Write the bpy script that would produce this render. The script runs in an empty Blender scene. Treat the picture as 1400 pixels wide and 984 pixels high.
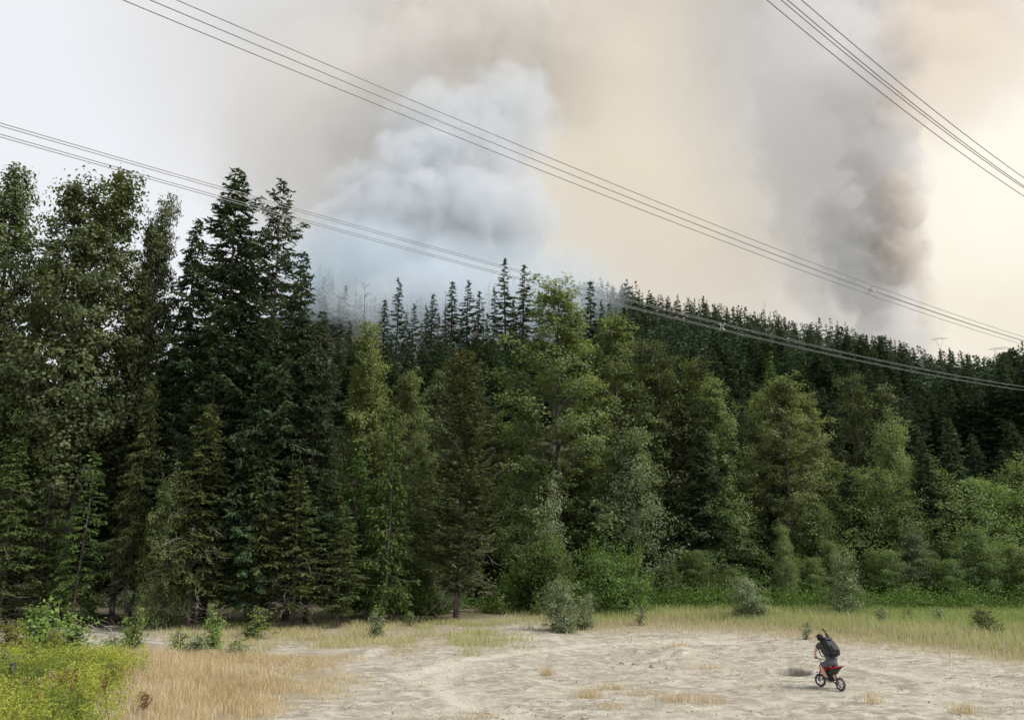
import bpy, bmesh, math, random
import numpy as np
from mathutils import Vector, Matrix, Quaternion
R_ = math.radians
SC = bpy.context.scene
COL = SC.collection
# ------------------------------------------------------------------ camera
F, CX, CY, HC = 1100.0, 700.0, 492.0, 4.1      # focal length in pixels of the 1400 px photograph, eye height
PITCH = R_(13.0)
CP, SP = math.cos(PITCH), math.sin(PITCH)
cam = bpy.data.cameras.new('camera')
cam.sensor_width = 36.0; cam.sensor_fit = 'HORIZONTAL'
cam.lens = 36.0 * F / 1400.0
cam.clip_end = 9000.0
cam_o = bpy.data.objects.new('camera', cam); COL.objects.link(cam_o)
cam_o.location = (0, 0, HC); cam_o.rotation_euler = (R_(90) + PITCH, 0, 0)
SC.camera = cam_o
def ray(px, py):                                # world direction of a pixel, y component = forward
    u = CY - py
    return np.array([px - CX, F * CP - u * SP, u * CP + F * SP])
def project(x, y, z):
    x = np.asarray(x, float); y = np.asarray(y, float); z = np.asarray(z, float) - HC
    d = y * CP + z * SP; u = -y * SP + z * CP
    return CX + F * x / d, CY - F * u / d
def flat(px, py, z=0.0):                        # pixel -> point on level ground
    r = ray(px, py); s = (z - HC) / r[2]
    return r[0] * s, r[1] * s
# ------------------------------------------------------------------ light
SUN_AZ, SUN_EL = R_(104.0), R_(50.0)             # azimuth measured from +Y towards +X
EXPOSURE = 0.55
sun = bpy.data.lights.new('sun', 'SUN'); sun.energy = 3.4; sun.angle = R_(22); sun.color = (1.0, 0.95, 0.88)
sun_o = bpy.data.objects.new('sun', sun); COL.objects.link(sun_o)
sdir = Vector((math.sin(SUN_AZ) * math.cos(SUN_EL), math.cos(SUN_AZ) * math.cos(SUN_EL), math.sin(SUN_EL)))
sun_o.rotation_euler = sdir.to_track_quat('Z', 'Y').to_euler()
SC.view_settings.view_transform = 'Standard'; SC.view_settings.look = 'None'
SC.view_settings.exposure = EXPOSURE; SC.view_settings.gamma = 1.0
SC.view_settings.use_curve_mapping = False
cy = SC.cycles
cy.max_bounces = 8; cy.diffuse_bounces = 3; cy.glossy_bounces = 2; cy.transmission_bounces = 3
cy.transparent_max_bounces = 8; cy.volume_bounces = 4; cy.volume_max_steps = 256
# ------------------------------------------------------------------ world: daylight sky seen through wildfire smoke
world = bpy.data.worlds.new('World'); SC.world = world; world.use_nodes = True
nt = world.node_tree; nt.nodes.clear()
def N(tree, kind, **kw):
    n = tree.nodes.new(kind)
    for k, v in kw.items():
        if k == 'inp':
            for kk, vv in v.items(): n.inputs[kk].default_value = vv
        else: setattr(n, k, v)
    return n
def mathn(tree, op, a, b=None, c=None, clamp=False):
    n = tree.nodes.new('ShaderNodeMath'); n.operation = op; n.use_clamp = clamp
    for i, v in enumerate((a, b, c)):
        if v is None: continue
        if isinstance(v, (int, float)): n.inputs[i].default_value = v
        else: tree.links.new(v, n.inputs[i])
    return n.outputs[0]
def mixc(tree, f, a, b, mode='MIX'):
    n = tree.nodes.new('ShaderNodeMix'); n.data_type = 'RGBA'; n.blend_type = mode
    for s, v in ((n.inputs[0], f), (n.inputs[6], a), (n.inputs[7], b)):
        if isinstance(v, (int, float)): s.default_value = v
        elif isinstance(v, tuple): s.default_value = v if len(v) == 4 else v + (1.0,)
        else: tree.links.new(v, s)
    return n.outputs[2]
def maprange(tree, v, a, b, c=0.0, d=1.0, smooth=True):
    n = tree.nodes.new('ShaderNodeMapRange'); n.interpolation_type = 'SMOOTHSTEP' if smooth else 'LINEAR'
    tree.links.new(v, n.inputs[0])
    for i, x in enumerate((a, b, c, d)): n.inputs[i + 1].default_value = x
    return n.outputs[0]
def noise(tree, vec, scale, detail=4.0, rough=0.55, dist=0.0, out=0):
    n = tree.nodes.new('ShaderNodeTexNoise'); n.inputs['Scale'].default_value = scale
    n.inputs['Detail'].default_value = detail; n.inputs['Roughness'].default_value = rough
    n.inputs['Distortion'].default_value = dist
    if vec is not None: tree.links.new(vec, n.inputs['Vector'])
    return n.outputs[out]
L = nt.links.new
tc = N(nt, 'ShaderNodeTexCoord')
sky = N(nt, 'ShaderNodeTexSky', sky_type='NISHITA', sun_disc=False, sun_elevation=SUN_EL, sun_rotation=SUN_AZ,
        air_density=1.3, dust_density=4.0)
skyc = N(nt, 'ShaderNodeVectorMath', operation='SCALE'); skyc.inputs['Scale'].default_value = 0.10
L(sky.outputs[0], skyc.inputs[0])
# the direction is warped by two octaves of turbulence so that the banks of smoke have torn outlines
w1 = N(nt, 'ShaderNodeVectorMath', operation='SUBTRACT'); L(noise(nt, tc.outputs['Generated'], 3.5, 6, 0.6, out=1), w1.inputs[0]); w1.inputs[1].default_value = (.5, .5, .5)
w2 = N(nt, 'ShaderNodeVectorMath', operation='SCALE'); L(w1.outputs[0], w2.inputs[0]); w2.inputs['Scale'].default_value = 0.16
w3 = N(nt, 'ShaderNodeVectorMath', operation='ADD'); L(tc.outputs['Generated'], w3.inputs[0]); L(w2.outputs[0], w3.inputs[1])
w4 = N(nt, 'ShaderNodeVectorMath', operation='NORMALIZE'); L(w3.outputs[0], w4.inputs[0])
WD = w4.outputs[0]
def lobe(px, py, a_in, a_out):
    d = ray(px, py); d = d / np.linalg.norm(d)
    n = N(nt, 'ShaderNodeVectorMath', operation='DOT_PRODUCT'); L(WD, n.inputs[0]); n.inputs[1].default_value = tuple(d)
    return maprange(nt, n.outputs['Value'], math.cos(R_(a_out)), math.cos(R_(a_in)))
def side(px, half, D=None):                             # 0..1 going from smaller to larger azimuth across the pixel column px at mid sky
    s = N(nt, 'ShaderNodeSeparateXYZ'); L(D or WD, s.inputs[0])
    az = mathn(nt, 'ARCTAN2', s.outputs[0], s.outputs[1])
    r = ray(px, 250); a = math.atan2(r[0], r[1])
    return maprange(nt, az, a - half, a + half)
c = mixc(nt, 0.88, skyc.outputs[0], (0.81, 0.825, 0.85))                # thin pale smoke over blue everywhere
SKY_LOBES = [  # px, py, inner deg, outer deg, colour, strength
    (900, 230, 8, 29, (0.62, 0.565, 0.475), .95),   # main cream bank
    (420, 60, 3, 15, (0.58, 0.555, 0.525), .55),
    (560, 180, 2, 16, (0.50, 0.485, 0.465), .6),    # grey beige bank over the burning spur
    (690, 60, 2, 11, (0.44, 0.405, 0.365), .75),    # brown top
    (850, 30, 2, 11, (0.57, 0.53, 0.46), .5),
    (860, 190, 2, 11, (0.72, 0.655, 0.53), .6),
    (800, 400, 2, 10, (0.62, 0.57, 0.50), .5),
    (1120, 60, 2, 13, (0.47, 0.455, 0.445), .7),
    (1010, 330, 2, 9, (0.60, 0.545, 0.45), .4),
    (1400, 300, 6, 16, (0.78, 0.72, 0.60), .95),    # glow of the veiled sun
    (1400, 225, 1, 10, (0.88, 0.84, 0.74), .9),
    (1310, 60, 1, 6.5, (0.66, 0.56, 0.47), .7),     # tan rag in front of it
]
for (px, py, a, b, colr, st) in SKY_LOBES:
    c = mixc(nt, mathn(nt, 'MULTIPLY', lobe(px, py, a, b), st), c, colr)
f1 = N(nt, 'ShaderNodeVectorMath', operation='SUBTRACT'); L(noise(nt, tc.outputs['Generated'], 14.0, 6, 0.6, 0.4, out=1), f1.inputs[0]); f1.inputs[1].default_value = (.5, .5, .5)
f2 = N(nt, 'ShaderNodeVectorMath', operation='SCALE'); L(f1.outputs[0], f2.inputs[0]); f2.inputs['Scale'].default_value = 0.075
f3 = N(nt, 'ShaderNodeVectorMath', operation='ADD'); L(tc.outputs['Generated'], f3.inputs[0]); L(f2.outputs[0], f3.inputs[1])
WF = f3.outputs[0]
edge = mathn(nt, 'MULTIPLY', side(1040, .10, WF), mathn(nt, 'SUBTRACT', 1.0, side(1251, .016, WF)))
edge = mathn(nt, 'MULTIPLY', edge, lobe(1150, 180, 12, 30))
c = mixc(nt, mathn(nt, 'MULTIPLY', edge, .62), c, mixc(nt, maprange(nt, noise(nt, WF, 9.0, 5, .6), .35, .65), (0.40, 0.395, 0.40), (0.56, 0.55, 0.54)))
rim = mathn(nt, 'MULTIPLY', mathn(nt, 'MULTIPLY', side(1228, .02, WF), mathn(nt, 'SUBTRACT', 1.0, side(1253, .014, WF))), lobe(1245, 240, 3, 13))
c = mixc(nt, mathn(nt, 'MULTIPLY', rim, .5), c, (0.50, 0.42, 0.34))
fine = noise(nt, WD, 7.0, 5, 0.55)
c = mixc(nt, 0.22, c, mixc(nt, maprange(nt, fine, 0.3, 0.7), (0.42, 0.42, 0.42), (0.60, 0.60, 0.60)), 'OVERLAY')
bg = N(nt, 'ShaderNodeBackground'); bg.inputs['Strength'].default_value = 0.80
L(c, bg.inputs['Color'])
wo = N(nt, 'ShaderNodeOutputWorld'); L(bg.outputs[0], wo.inputs['Surface'])

# ------------------------------------------------------------------ helpers
def tag(o, label=None, cat=None, group=None, kind=None):
    if label: o['label'] = label
    if cat: o['category'] = cat
    if group: o['group'] = group
    if kind: o['kind'] = kind
    return o
def empty(name, loc=(0, 0, 0), rz=0.0):
    o = bpy.data.objects.new(name, None); COL.objects.link(o); o.location = loc; o.rotation_euler = (0, 0, rz)
    o.empty_display_size = 0.2
    return o
def link(name, me, mat=None, parent=None):
    if mat is not None and len(me.materials) == 0: me.materials.append(mat)
    o = bpy.data.objects.new(name, me); COL.objects.link(o)
    if parent is not None: o.parent = parent
    return o
def mesh_np(name, V, faces, k, tint=None, smooth=False):
    """V (n,3); faces (m,k) of indices; tint (m,) stored per face."""
    me = bpy.data.meshes.new(name)
    V = np.ascontiguousarray(V, dtype=np.float32); faces = np.ascontiguousarray(faces, dtype=np.int32)
    m = len(faces)
    me.vertices.add(len(V)); me.vertices.foreach_set('co', V.ravel())
    me.loops.add(m * k); me.loops.foreach_set('vertex_index', faces.ravel())
    me.polygons.add(m)
    me.polygons.foreach_set('loop_start', np.arange(0, m * k, k, dtype=np.int32))
    if smooth: me.polygons.foreach_set('use_smooth', np.ones(m, dtype=bool))
    if tint is not None:
        a = me.attributes.new('tint', 'FLOAT', 'FACE'); a.data.foreach_set('value', np.ascontiguousarray(tint, dtype=np.float32))
    me.update(calc_edges=True)
    return me
def quads(name, Q, tint):                       # Q (n,4,3)
    n = len(Q)
    return mesh_np(name, Q.reshape(-1, 3), np.arange(n * 4).reshape(n, 4), 4, tint)
def tris(name, Q, tint):
    n = len(Q)
    return mesh_np(name, Q.reshape(-1, 3), np.arange(n * 3).reshape(n, 3), 3, tint)
class Tubes:
    """tapered tubes gathered into one mesh"""
    def __init__(s, sides=6): s.V = []; s.Fc = []; s.n = 0; s.k = sides
    def add(s, pts, rad, sides=None):
        k = sides or s.k
        P = np.asarray(pts, float); r = np.broadcast_to(np.asarray(rad, float), (len(P),))
        T = np.gradient(P, axis=0); T /= (np.linalg.norm(T, axis=1, keepdims=True) + 1e-9)
        up = np.array([0, 0, 1.0]) if abs(T[0, 2]) < .9 else np.array([1.0, 0, 0])
        A = np.cross(T, up); A /= (np.linalg.norm(A, axis=1, keepdims=True) + 1e-9)
        B = np.cross(T, A)
        an = np.arange(k) * 2 * math.pi / k
        ring = P[:, None] + r[:, None, None] * (A[:, None] * np.cos(an)[None, :, None] + B[:, None] * np.sin(an)[None, :, None])
        m = len(P)
        i = np.arange(m - 1)[:, None] * k; j = np.arange(k)[None]; j2 = (j + 1) % k
        s.Fc.append((np.stack([i + j, i + j2, i + k + j2, i + k + j], -1).reshape(-1, 4)) + s.n)
        s.V.append(ring.reshape(-1, 3)); s.n += m * k
        for e, idx in ((0, 0), (1, (m - 1) * k)):           # caps as quad fans on even rings
            q = [idx + t for t in range(k)]
            if e == 0: q = q[::-1]
            for t in range(1, k - 2, 2): s.Fc.append(np.array([[q[0], q[t], q[t + 1], q[t + 2]]]) + s.n - m * k)
    def mesh(s, name, smooth=True): return mesh_np(name, np.concatenate(s.V), np.concatenate(s.Fc), 4, None, smooth)
def unit(a): return a / (np.linalg.norm(a, axis=-1, keepdims=True) + 1e-9)
def vnoise(x, y, seed=0):                       # smooth value noise 0..1
    x = np.asarray(x, float); y = np.asarray(y, float)
    xi = np.floor(x).astype(np.int64); yi = np.floor(y).astype(np.int64); fx = x - xi; fy = y - yi
    fx = fx * fx * (3 - 2 * fx); fy = fy * fy * (3 - 2 * fy)
    def h(a, b):
        n = (a * 374761393 + b * 668265263 + seed * 1442695041) & 0x7fffffff
        n = ((n ^ (n >> 13)) * 1274126177) & 0x7fffffff
        return ((n ^ (n >> 16)) & 0xffff) / 65535.0
    return (h(xi, yi) * (1 - fx) + h(xi + 1, yi) * fx) * (1 - fy) + (h(xi, yi + 1) * (1 - fx) + h(xi + 1, yi + 1) * fx) * fy
def fbm(x, y, seed=0, o=4):
    s = 0; a = .5; t = 0
    for i in range(o): s = s + a * vnoise(np.asarray(x) * 2 ** i, np.asarray(y) * 2 ** i, seed + i); t += a; a *= .5
    return s / t
def sstep(a, b, v):
    t = np.clip((np.asarray(v, float) - a) / (b - a), 0, 1); return t * t * (3 - 2 * t)
# ------------------------------------------------------------------ materials
def new_mat(name):
    m = bpy.data.materials.new(name); m.use_nodes = True
    t = m.node_tree; t.nodes.clear()
    return m, t, t.nodes.new('ShaderNodeOutputMaterial')
def foliage(name, dark, light, trans=0.35, rough=0.6, spec=.22, obj_var=0.35, hue=0.012):
    m, t, out = new_mat(name)
    at = N(t, 'ShaderNodeAttribute', attribute_name='tint'); oi = N(t, 'ShaderNodeObjectInfo')
    geo = N(t, 'ShaderNodeNewGeometry')
    big = noise(t, geo.outputs['Position'], 0.45, 3, 0.6)
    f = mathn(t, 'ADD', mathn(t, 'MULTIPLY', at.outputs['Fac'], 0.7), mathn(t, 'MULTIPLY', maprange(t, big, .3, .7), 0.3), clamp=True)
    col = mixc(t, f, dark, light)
    hs = N(t, 'ShaderNodeHueSaturation')
    t.links.new(mathn(t, 'ADD', mathn(t, 'MULTIPLY', oi.outputs['Random'], 2 * hue), 0.5 - hue), hs.inputs['Hue'])
    t.links.new(mathn(t, 'ADD', mathn(t, 'MULTIPLY', oi.outputs['Random'], obj_var), 1 - obj_var / 2), hs.inputs['Value'])
    t.links.new(col, hs.inputs['Color'])
    p = N(t, 'ShaderNodeBsdfPrincipled'); p.inputs['Roughness'].default_value = rough
    p.inputs['Specular IOR Level'].default_value = spec
    t.links.new(hs.outputs[0], p.inputs['Base Color'])
    tr = N(t, 'ShaderNodeBsdfTranslucent')
    t.links.new(mixc(t, 1.0, hs.outputs[0], (1.25, 1.2, 0.6), 'MULTIPLY'), tr.inputs['Color'])
    mx = N(t, 'ShaderNodeMixShader'); mx.inputs[0].default_value = trans
    t.links.new(p.outputs[0], mx.inputs[1]); t.links.new(tr.outputs[0], mx.inputs[2])
    t.links.new(mx.outputs[0], out.inputs['Surface'])
    return m
def solid(name, col, rough=.6, metal=0., var=.25, scale=6., bump=.0, spec=.4):
    m, t, out = new_mat(name)
    p = N(t, 'ShaderNodeBsdfPrincipled'); tcn = N(t, 'ShaderNodeTexCoord')
    nz = noise(t, tcn.outputs['Object'], scale, 5, .6)
    lo = tuple(x * (1 - var) for x in col); hi = tuple(min(1, x * (1 + var)) for x in col)
    t.links.new(mixc(t, maprange(t, nz, .3, .7), lo, hi), p.inputs['Base Color'])
    p.inputs['Roughness'].default_value = rough; p.inputs['Metallic'].default_value = metal
    p.inputs['Specular IOR Level'].default_value = spec
    if bump:
        b = N(t, 'ShaderNodeBump'); b.inputs['Strength'].default_value = bump; b.inputs['Distance'].default_value = .02
        t.links.new(nz, b.inputs['Height']); t.links.new(b.outputs[0], p.inputs['Normal'])
    t.links.new(p.outputs[0], out.inputs['Surface'])
    return m
M = {}
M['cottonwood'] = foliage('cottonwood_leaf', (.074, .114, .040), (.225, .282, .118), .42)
M['cottonwood_dark'] = foliage('cottonwood_leaf_dark', (0.046, 0.068, 0.029), (0.145, 0.176, 0.078), .3)  # darker leaf colour for some of the cottonwoods
M['yellow_leaf'] = foliage('young_leaf', (.080, .118, .034), (.225, .275, .092), .42)
M['alder'] = foliage('alder_leaf', (0.064, 0.106, 0.036), (0.195, 0.26, 0.094), .42)
M['fir'] = foliage('fir_needles', (0.024, 0.046, 0.024), (0.08, 0.122, 0.056), .15, spec=.08)
M['cedar'] = foliage('cedar_sprays', (0.039, 0.075, 0.021), (0.112, 0.173, 0.048), .2, spec=.08)
M['pine'] = foliage('pine_needles', (0.046, 0.056, 0.024), (0.112, 0.122, 0.054), .2, spec=.08)
M['olive'] = foliage('olive_needles', (0.051, 0.072, 0.027), (0.120, 0.147, 0.051), .2, spec=.08)
M['hill'] = foliage('hill_needles', (0.03, 0.048, 0.034), (0.08, 0.108, 0.062), .1, obj_var=.5, spec=.08)
M['willow'] = foliage('willow_leaf', (0.1, 0.14, 0.07), (0.25, 0.31, 0.17), .3)
M['grey_leaf'] = foliage('grey_alder_leaf', (0.068, 0.1, 0.05), (0.19, 0.235, 0.125), .42)
M['shrub'] = foliage('shrub_leaf', (0.048, 0.092, 0.02), (0.135, 0.215, 0.052), .4)
M['bright_shrub'] = foliage('bright_shrub_leaf', (0.092, 0.149, 0.034), (0.230, 0.322, 0.092), .4)
M['broom'] = foliage('yellow_shrub_leaf', (.15, .185, .022), (.35, .38, .055), .4)
M['olive_leaf'] = foliage('olive_bush_leaf', (.10, .12, .03), (.24, .26, .075), .35)
M['singed'] = foliage('singed_needles', (0.090, 0.060, 0.042), (0.180, 0.128, 0.090), .1, spec=.08)
M['twig'] = solid('green_grey_twig', (0.16, 0.16, 0.11), .9, var=.3, scale=3)
M['bark'] = solid('grey_brown_bark', (0.10, 0.085, 0.07), .9, var=.5, scale=3, bump=.6)
M['bark_pale'] = solid('pale_bark', (0.105, 0.097, 0.082), .9, var=.4, scale=3, bump=.6)
M['dead'] = solid('dead_wood', (0.24, 0.22, 0.195), .9, var=.4, scale=4, bump=.4)
M['char'] = solid('charred_bark', (0.045, 0.04, 0.038), .9, var=.5, scale=2, bump=.4)
# ------------------------------------------------------------------ terrain
RIDGE = [(-1400, 640, 300), (-300, 640, 250), (150, 560, 280), (300, 430, 300), (430, 352, 330), (560, 362, 330), (690, 374, 330), (810, 385, 340),
         (900, 404, 350), (1000, 419, 350), (1100, 437, 340), (1200, 456, 320), (1260, 478, 305), (1320, 486, 290), (1400, 476, 265),
         (1600, 476, 250), (2300, 560, 250), (3500, 620, 250)]
_ra = []; _rd = []; _rz = []
for (px, py, D) in RIDGE:
    r = ray(px, py); _ra.append(math.atan2(r[0], r[1])); _rd.append(D)
    _rz.append(HC + D * r[2] / math.hypot(r[0], r[1]) - 14.0)
def hill_z(x, y):
    x = np.asarray(x, float); y = np.asarray(y, float)
    az = np.arctan2(x, y); d = np.hypot(x, y)
    D = np.interp(az, _ra, _rd); Z = np.maximum(np.interp(az, _ra, _rz), 1.0)
    front = np.interp(az, [-1.6, -.5, 0, .5, 1.6], [110, 95, 88, 84, 90])
    t = (d - front) / (D - front)
    up = Z * np.clip(t, 0, 1) ** 1.08
    top = Z * (1 - .5 * sstep(1.0, 2.6, t))
    z = np.where(t < 1, up, top)
    return z + np.where(t > 0, (fbm(x / 45, y / 45, 5) - .5) * 9 * np.clip(t * 3, 0, 1), 0)
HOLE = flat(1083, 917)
TRACKS = [[(560, 925), (640, 897), (720, 886), (820, 878), (920, 873), (1010, 876)],
          [(1150, 905), (1200, 914), (1260, 924), (1330, 936), (1420, 946), (1520, 952)],
          [(640, 897), (600, 930), (640, 960), (760, 990)],
          [(480, 905), (540, 880), (640, 872), (760, 868)]]
TRACKS = [np.array([flat(*p) for p in tr]) for tr in TRACKS]
def track_d(x, y):
    best = np.full(np.shape(x), 1e9)
    for tr in TRACKS:
        for a, b in zip(tr[:-1], tr[1:]):
            ab = b - a; t = np.clip(((x - a[0]) * ab[0] + (y - a[1]) * ab[1]) / (ab @ ab), 0, 1)
            best = np.minimum(best, np.hypot(x - a[0] - t * ab[0], y - a[1] - t * ab[1]))
    return best
BIKE = flat(1151, 944.6); HDX, HDY = -.36, .933; BIKE = (BIKE[0] + .44 * HDX, BIKE[1] + .44 * HDY)
def ground_z(x, y):
    x = np.asarray(x, float); y = np.asarray(y, float)
    z = (fbm(x / 9, y / 9, 1) - .5) * .5 + (fbm(x / 1.6, y / 1.6, 2) - .5) * .12
    fine = sstep(70, 40, np.hypot(x, y))
    z = z + (fbm(x / .5, y / .5, 3, 2) - .5) * .06 * fine
    td = track_d(x, y)
    z = z - .05 * np.exp(-(td / .35) ** 2) + .035 * np.exp(-((td - .6) / .25) ** 2)
    hx, hy = x - HOLE[0], y - HOLE[1]
    e = np.hypot(hx / .60, hy / .62)
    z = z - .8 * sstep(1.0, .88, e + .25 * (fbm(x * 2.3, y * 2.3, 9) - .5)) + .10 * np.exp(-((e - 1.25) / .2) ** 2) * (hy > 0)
    mx, my = flat(930, 893)                                              # low spoil mound
    z = z + .38 * np.exp(-(((x - mx) / 2.2) ** 2 + ((y - my) / 1.2) ** 2)) * (.6 + .8 * fbm(x / .6, y / .6, 13))
    w = sstep(1.7, .9, np.hypot(x - BIKE[0], y - BIKE[1]))               # the bike stands on a level spot
    return z * (1 - w)
def axis(lo, hi, step, far, ratio=1.22):
    core = list(np.arange(lo, hi + 1e-6, step)); s = step; v = core[-1]; w = core[0]; up = []; dn = []
    while v < far: s *= ratio; v += s; up.append(v)
    s = step
    while w > -far: s *= ratio; w -= s; dn.append(w)
    return np.array(dn[::-1] + core + up)
GX = axis(-25, 42, .19, 2500); GY = axis(16.5, 58, .19, 2500)
GX = np.unique(np.concatenate([GX, np.arange(HOLE[0] - 1.1, HOLE[0] + 1.1, .06)])); GY = np.unique(np.concatenate([GY, np.arange(HOLE[1] - 1.3, HOLE[1] + 1.3, .06)]))
XX, YY = np.meshgrid(GX, GY)
ZZ = ground_z(XX, YY)
ni, nj = XX.shape
idx = np.arange(ni * nj).reshape(ni, nj)
gm = mesh_np('ground', np.stack([XX, YY, ZZ], -1).reshape(-1, 3),
             np.stack([idx[:-1, :-1], idx[:-1, 1:], idx[1:, 1:], idx[1:, :-1]], -1).reshape(-1, 4), 4, None, True)
# vegetation zones, decided from where things lie in the photograph
GREEN_LOW = ([600, 690, 760, 820, 900, 1000, 1100, 1200, 1300, 1400, 1500], [838, 845, 856, 857, 853, 857, 864, 875, 886, 902, 915])
def zone_green(px, py): return sstep(640, 760, px) * sstep(6, -10, py - np.interp(px, *GREEN_LOW)) * sstep(-10, 60, px - 640)
def zone_straw_edge(px, py):
    d = py - np.interp(px, *GREEN_LOW)
    return sstep(700, 800, px) * np.exp(-((d + 2) / 11.0) ** 2)
def zone_gold(px, py):
    nn = 150 * (fbm(px / 70, py / 16, 31) - .5)
    a = sstep(85, 190, px + nn * .5) * sstep(520, 400, px + nn + np.maximum(0, py - 945) * 2.4)
    return a * sstep(884, 896, py + nn * .15)
def zone_weed(px, py):
    nn = 110 * (fbm(px / 45, py / 18, 37) - .5)
    return sstep(215, 125, px + nn + np.maximum(0, py - 930) * .5) * sstep(876, 890, py + nn * .1)
def zone_strip(px, py):
    return sstep(150, 330, px) * sstep(760, 640, px) * sstep(897, 878, py + 24 * (vnoise(px / 50, py / 8, 41) - .5) - np.clip((px - 330) * .0, 0, 0))
PXg, PYg = project(XX, YY, ZZ)
front = YY > 10
veg = np.where(front, np.clip(zone_gold(PXg, PYg) * .9 + zone_weed(PXg, PYg) + zone_strip(PXg, PYg) * .7 + zone_straw_edge(PXg, PYg) * .8, 0, 1), .5)
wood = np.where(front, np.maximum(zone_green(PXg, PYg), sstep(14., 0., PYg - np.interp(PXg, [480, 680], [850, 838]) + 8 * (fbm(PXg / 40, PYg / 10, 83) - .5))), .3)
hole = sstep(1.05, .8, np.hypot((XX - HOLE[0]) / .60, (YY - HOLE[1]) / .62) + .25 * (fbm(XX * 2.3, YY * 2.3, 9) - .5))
trk = np.exp(-(track_d(XX, YY) / .45) ** 2)
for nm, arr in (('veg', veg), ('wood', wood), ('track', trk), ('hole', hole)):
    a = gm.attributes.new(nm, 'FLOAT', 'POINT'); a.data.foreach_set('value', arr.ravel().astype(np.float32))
m, t, out = new_mat('dry_silt_ground')
p = N(t, 'ShaderNodeBsdfPrincipled'); p.inputs['Roughness'].default_value = .95; p.inputs['Specular IOR Level'].default_value = .1
geo = N(t, 'ShaderNodeNewGeometry'); pos = geo.outputs['Position']
av, aw, ak, ah = (N(t, 'ShaderNodeAttribute', attribute_name=k).outputs['Fac'] for k in ('veg', 'wood', 'track', 'hole'))
n1 = noise(t, pos, .35, 6, .62, .6); n2 = noise(t, pos, 2.2, 6, .68, .4); n3 = noise(t, pos, 14., 5, .7)
mp = N(t, 'ShaderNodeMapping'); mp.inputs['Scale'].default_value = (1.0, 1.3, 1.0); mp.inputs['Rotation'].default_value = (0, 0, R_(-14)); t.links.new(pos, mp.inputs['Vector'])
n4 = noise(t, mp.outputs[0], 1.5, 8, .75, .8)
base = mixc(t, maprange(t, n1, .35, .65), (0.306, 0.277, 0.223), (0.414, 0.390, 0.325))
base = mixc(t, maprange(t, n2, .36, .68), base, (0.448, 0.426, 0.361))
litter = mathn(t, 'MULTIPLY', maprange(t, n1, .32, .56), maprange(t, n4, .40, .58))
base = mixc(t, mathn(t, 'MULTIPLY', litter, .72), base, (0.166, 0.143, 0.115))
base = mixc(t, mathn(t, 'MULTIPLY', maprange(t, n3, .56, .72), .5), base, (0.158, 0.143, 0.115))
base = mixc(t, mathn(t, 'MULTIPLY', ak, .75), base, mixc(t, maprange(t, n3, .4, .7), (0.464, 0.442, 0.380), (0.372, 0.347, 0.293)))
base = mixc(t, mathn(t, 'MULTIPLY', av, maprange(t, n2, .2, .6)), base, (0.235, 0.194, 0.110))
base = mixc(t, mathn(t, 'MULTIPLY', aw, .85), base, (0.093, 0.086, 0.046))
base = mixc(t, ah, base, mixc(t, maprange(t, n3, .35, .65), (0.012, 0.011, 0.009), (0.05, 0.043, 0.033)))  # dark soil, with the shade inside the hole painted into its colour
t.links.new(base, p.inputs['Base Color'])
b = N(t, 'ShaderNodeBump'); b.inputs['Strength'].default_value = 1.0; b.inputs['Distance'].default_value = .07
t.links.new(mathn(t, 'ADD', n2, mathn(t, 'MULTIPLY', n3, .8)), b.inputs['Height']); t.links.new(b.outputs[0], p.inputs['Normal'])
t.links.new(p.outputs[0], out.inputs['Surface'])
M['ground'] = m
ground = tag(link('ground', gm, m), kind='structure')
# hill behind the forest: one closed terrain sheet whose foot sinks under the ground sheet
hx = np.concatenate([np.linspace(-900, -260, 24)[:-1], np.linspace(-260, 420, 171), np.linspace(420, 1000, 24)[1:]])
hy = np.concatenate([np.linspace(60, 420, 121), np.linspace(420, 1000, 40)[1:]])
HX, HY = np.meshgrid(hx, hy); HZ = hill_z(HX, HY) - .35
idx = np.arange(HX.size).reshape(HX.shape)
hm = mesh_np('hill', np.stack([HX, HY, HZ], -1).reshape(-1, 3),
             np.stack([idx[:-1, :-1], idx[:-1, 1:], idx[1:, 1:], idx[1:, :-1]], -1).reshape(-1, 4), 4, None, True)
M['forest_floor'] = solid('forest_floor', (0.045, 0.045, 0.028), .95, var=.5, scale=.2)
tag(link('hill', hm, M['forest_floor']), kind='structure')
def terrain(x, y):
    return float(max(ground_z(x, y), hill_z(x, y) - .35))
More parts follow.
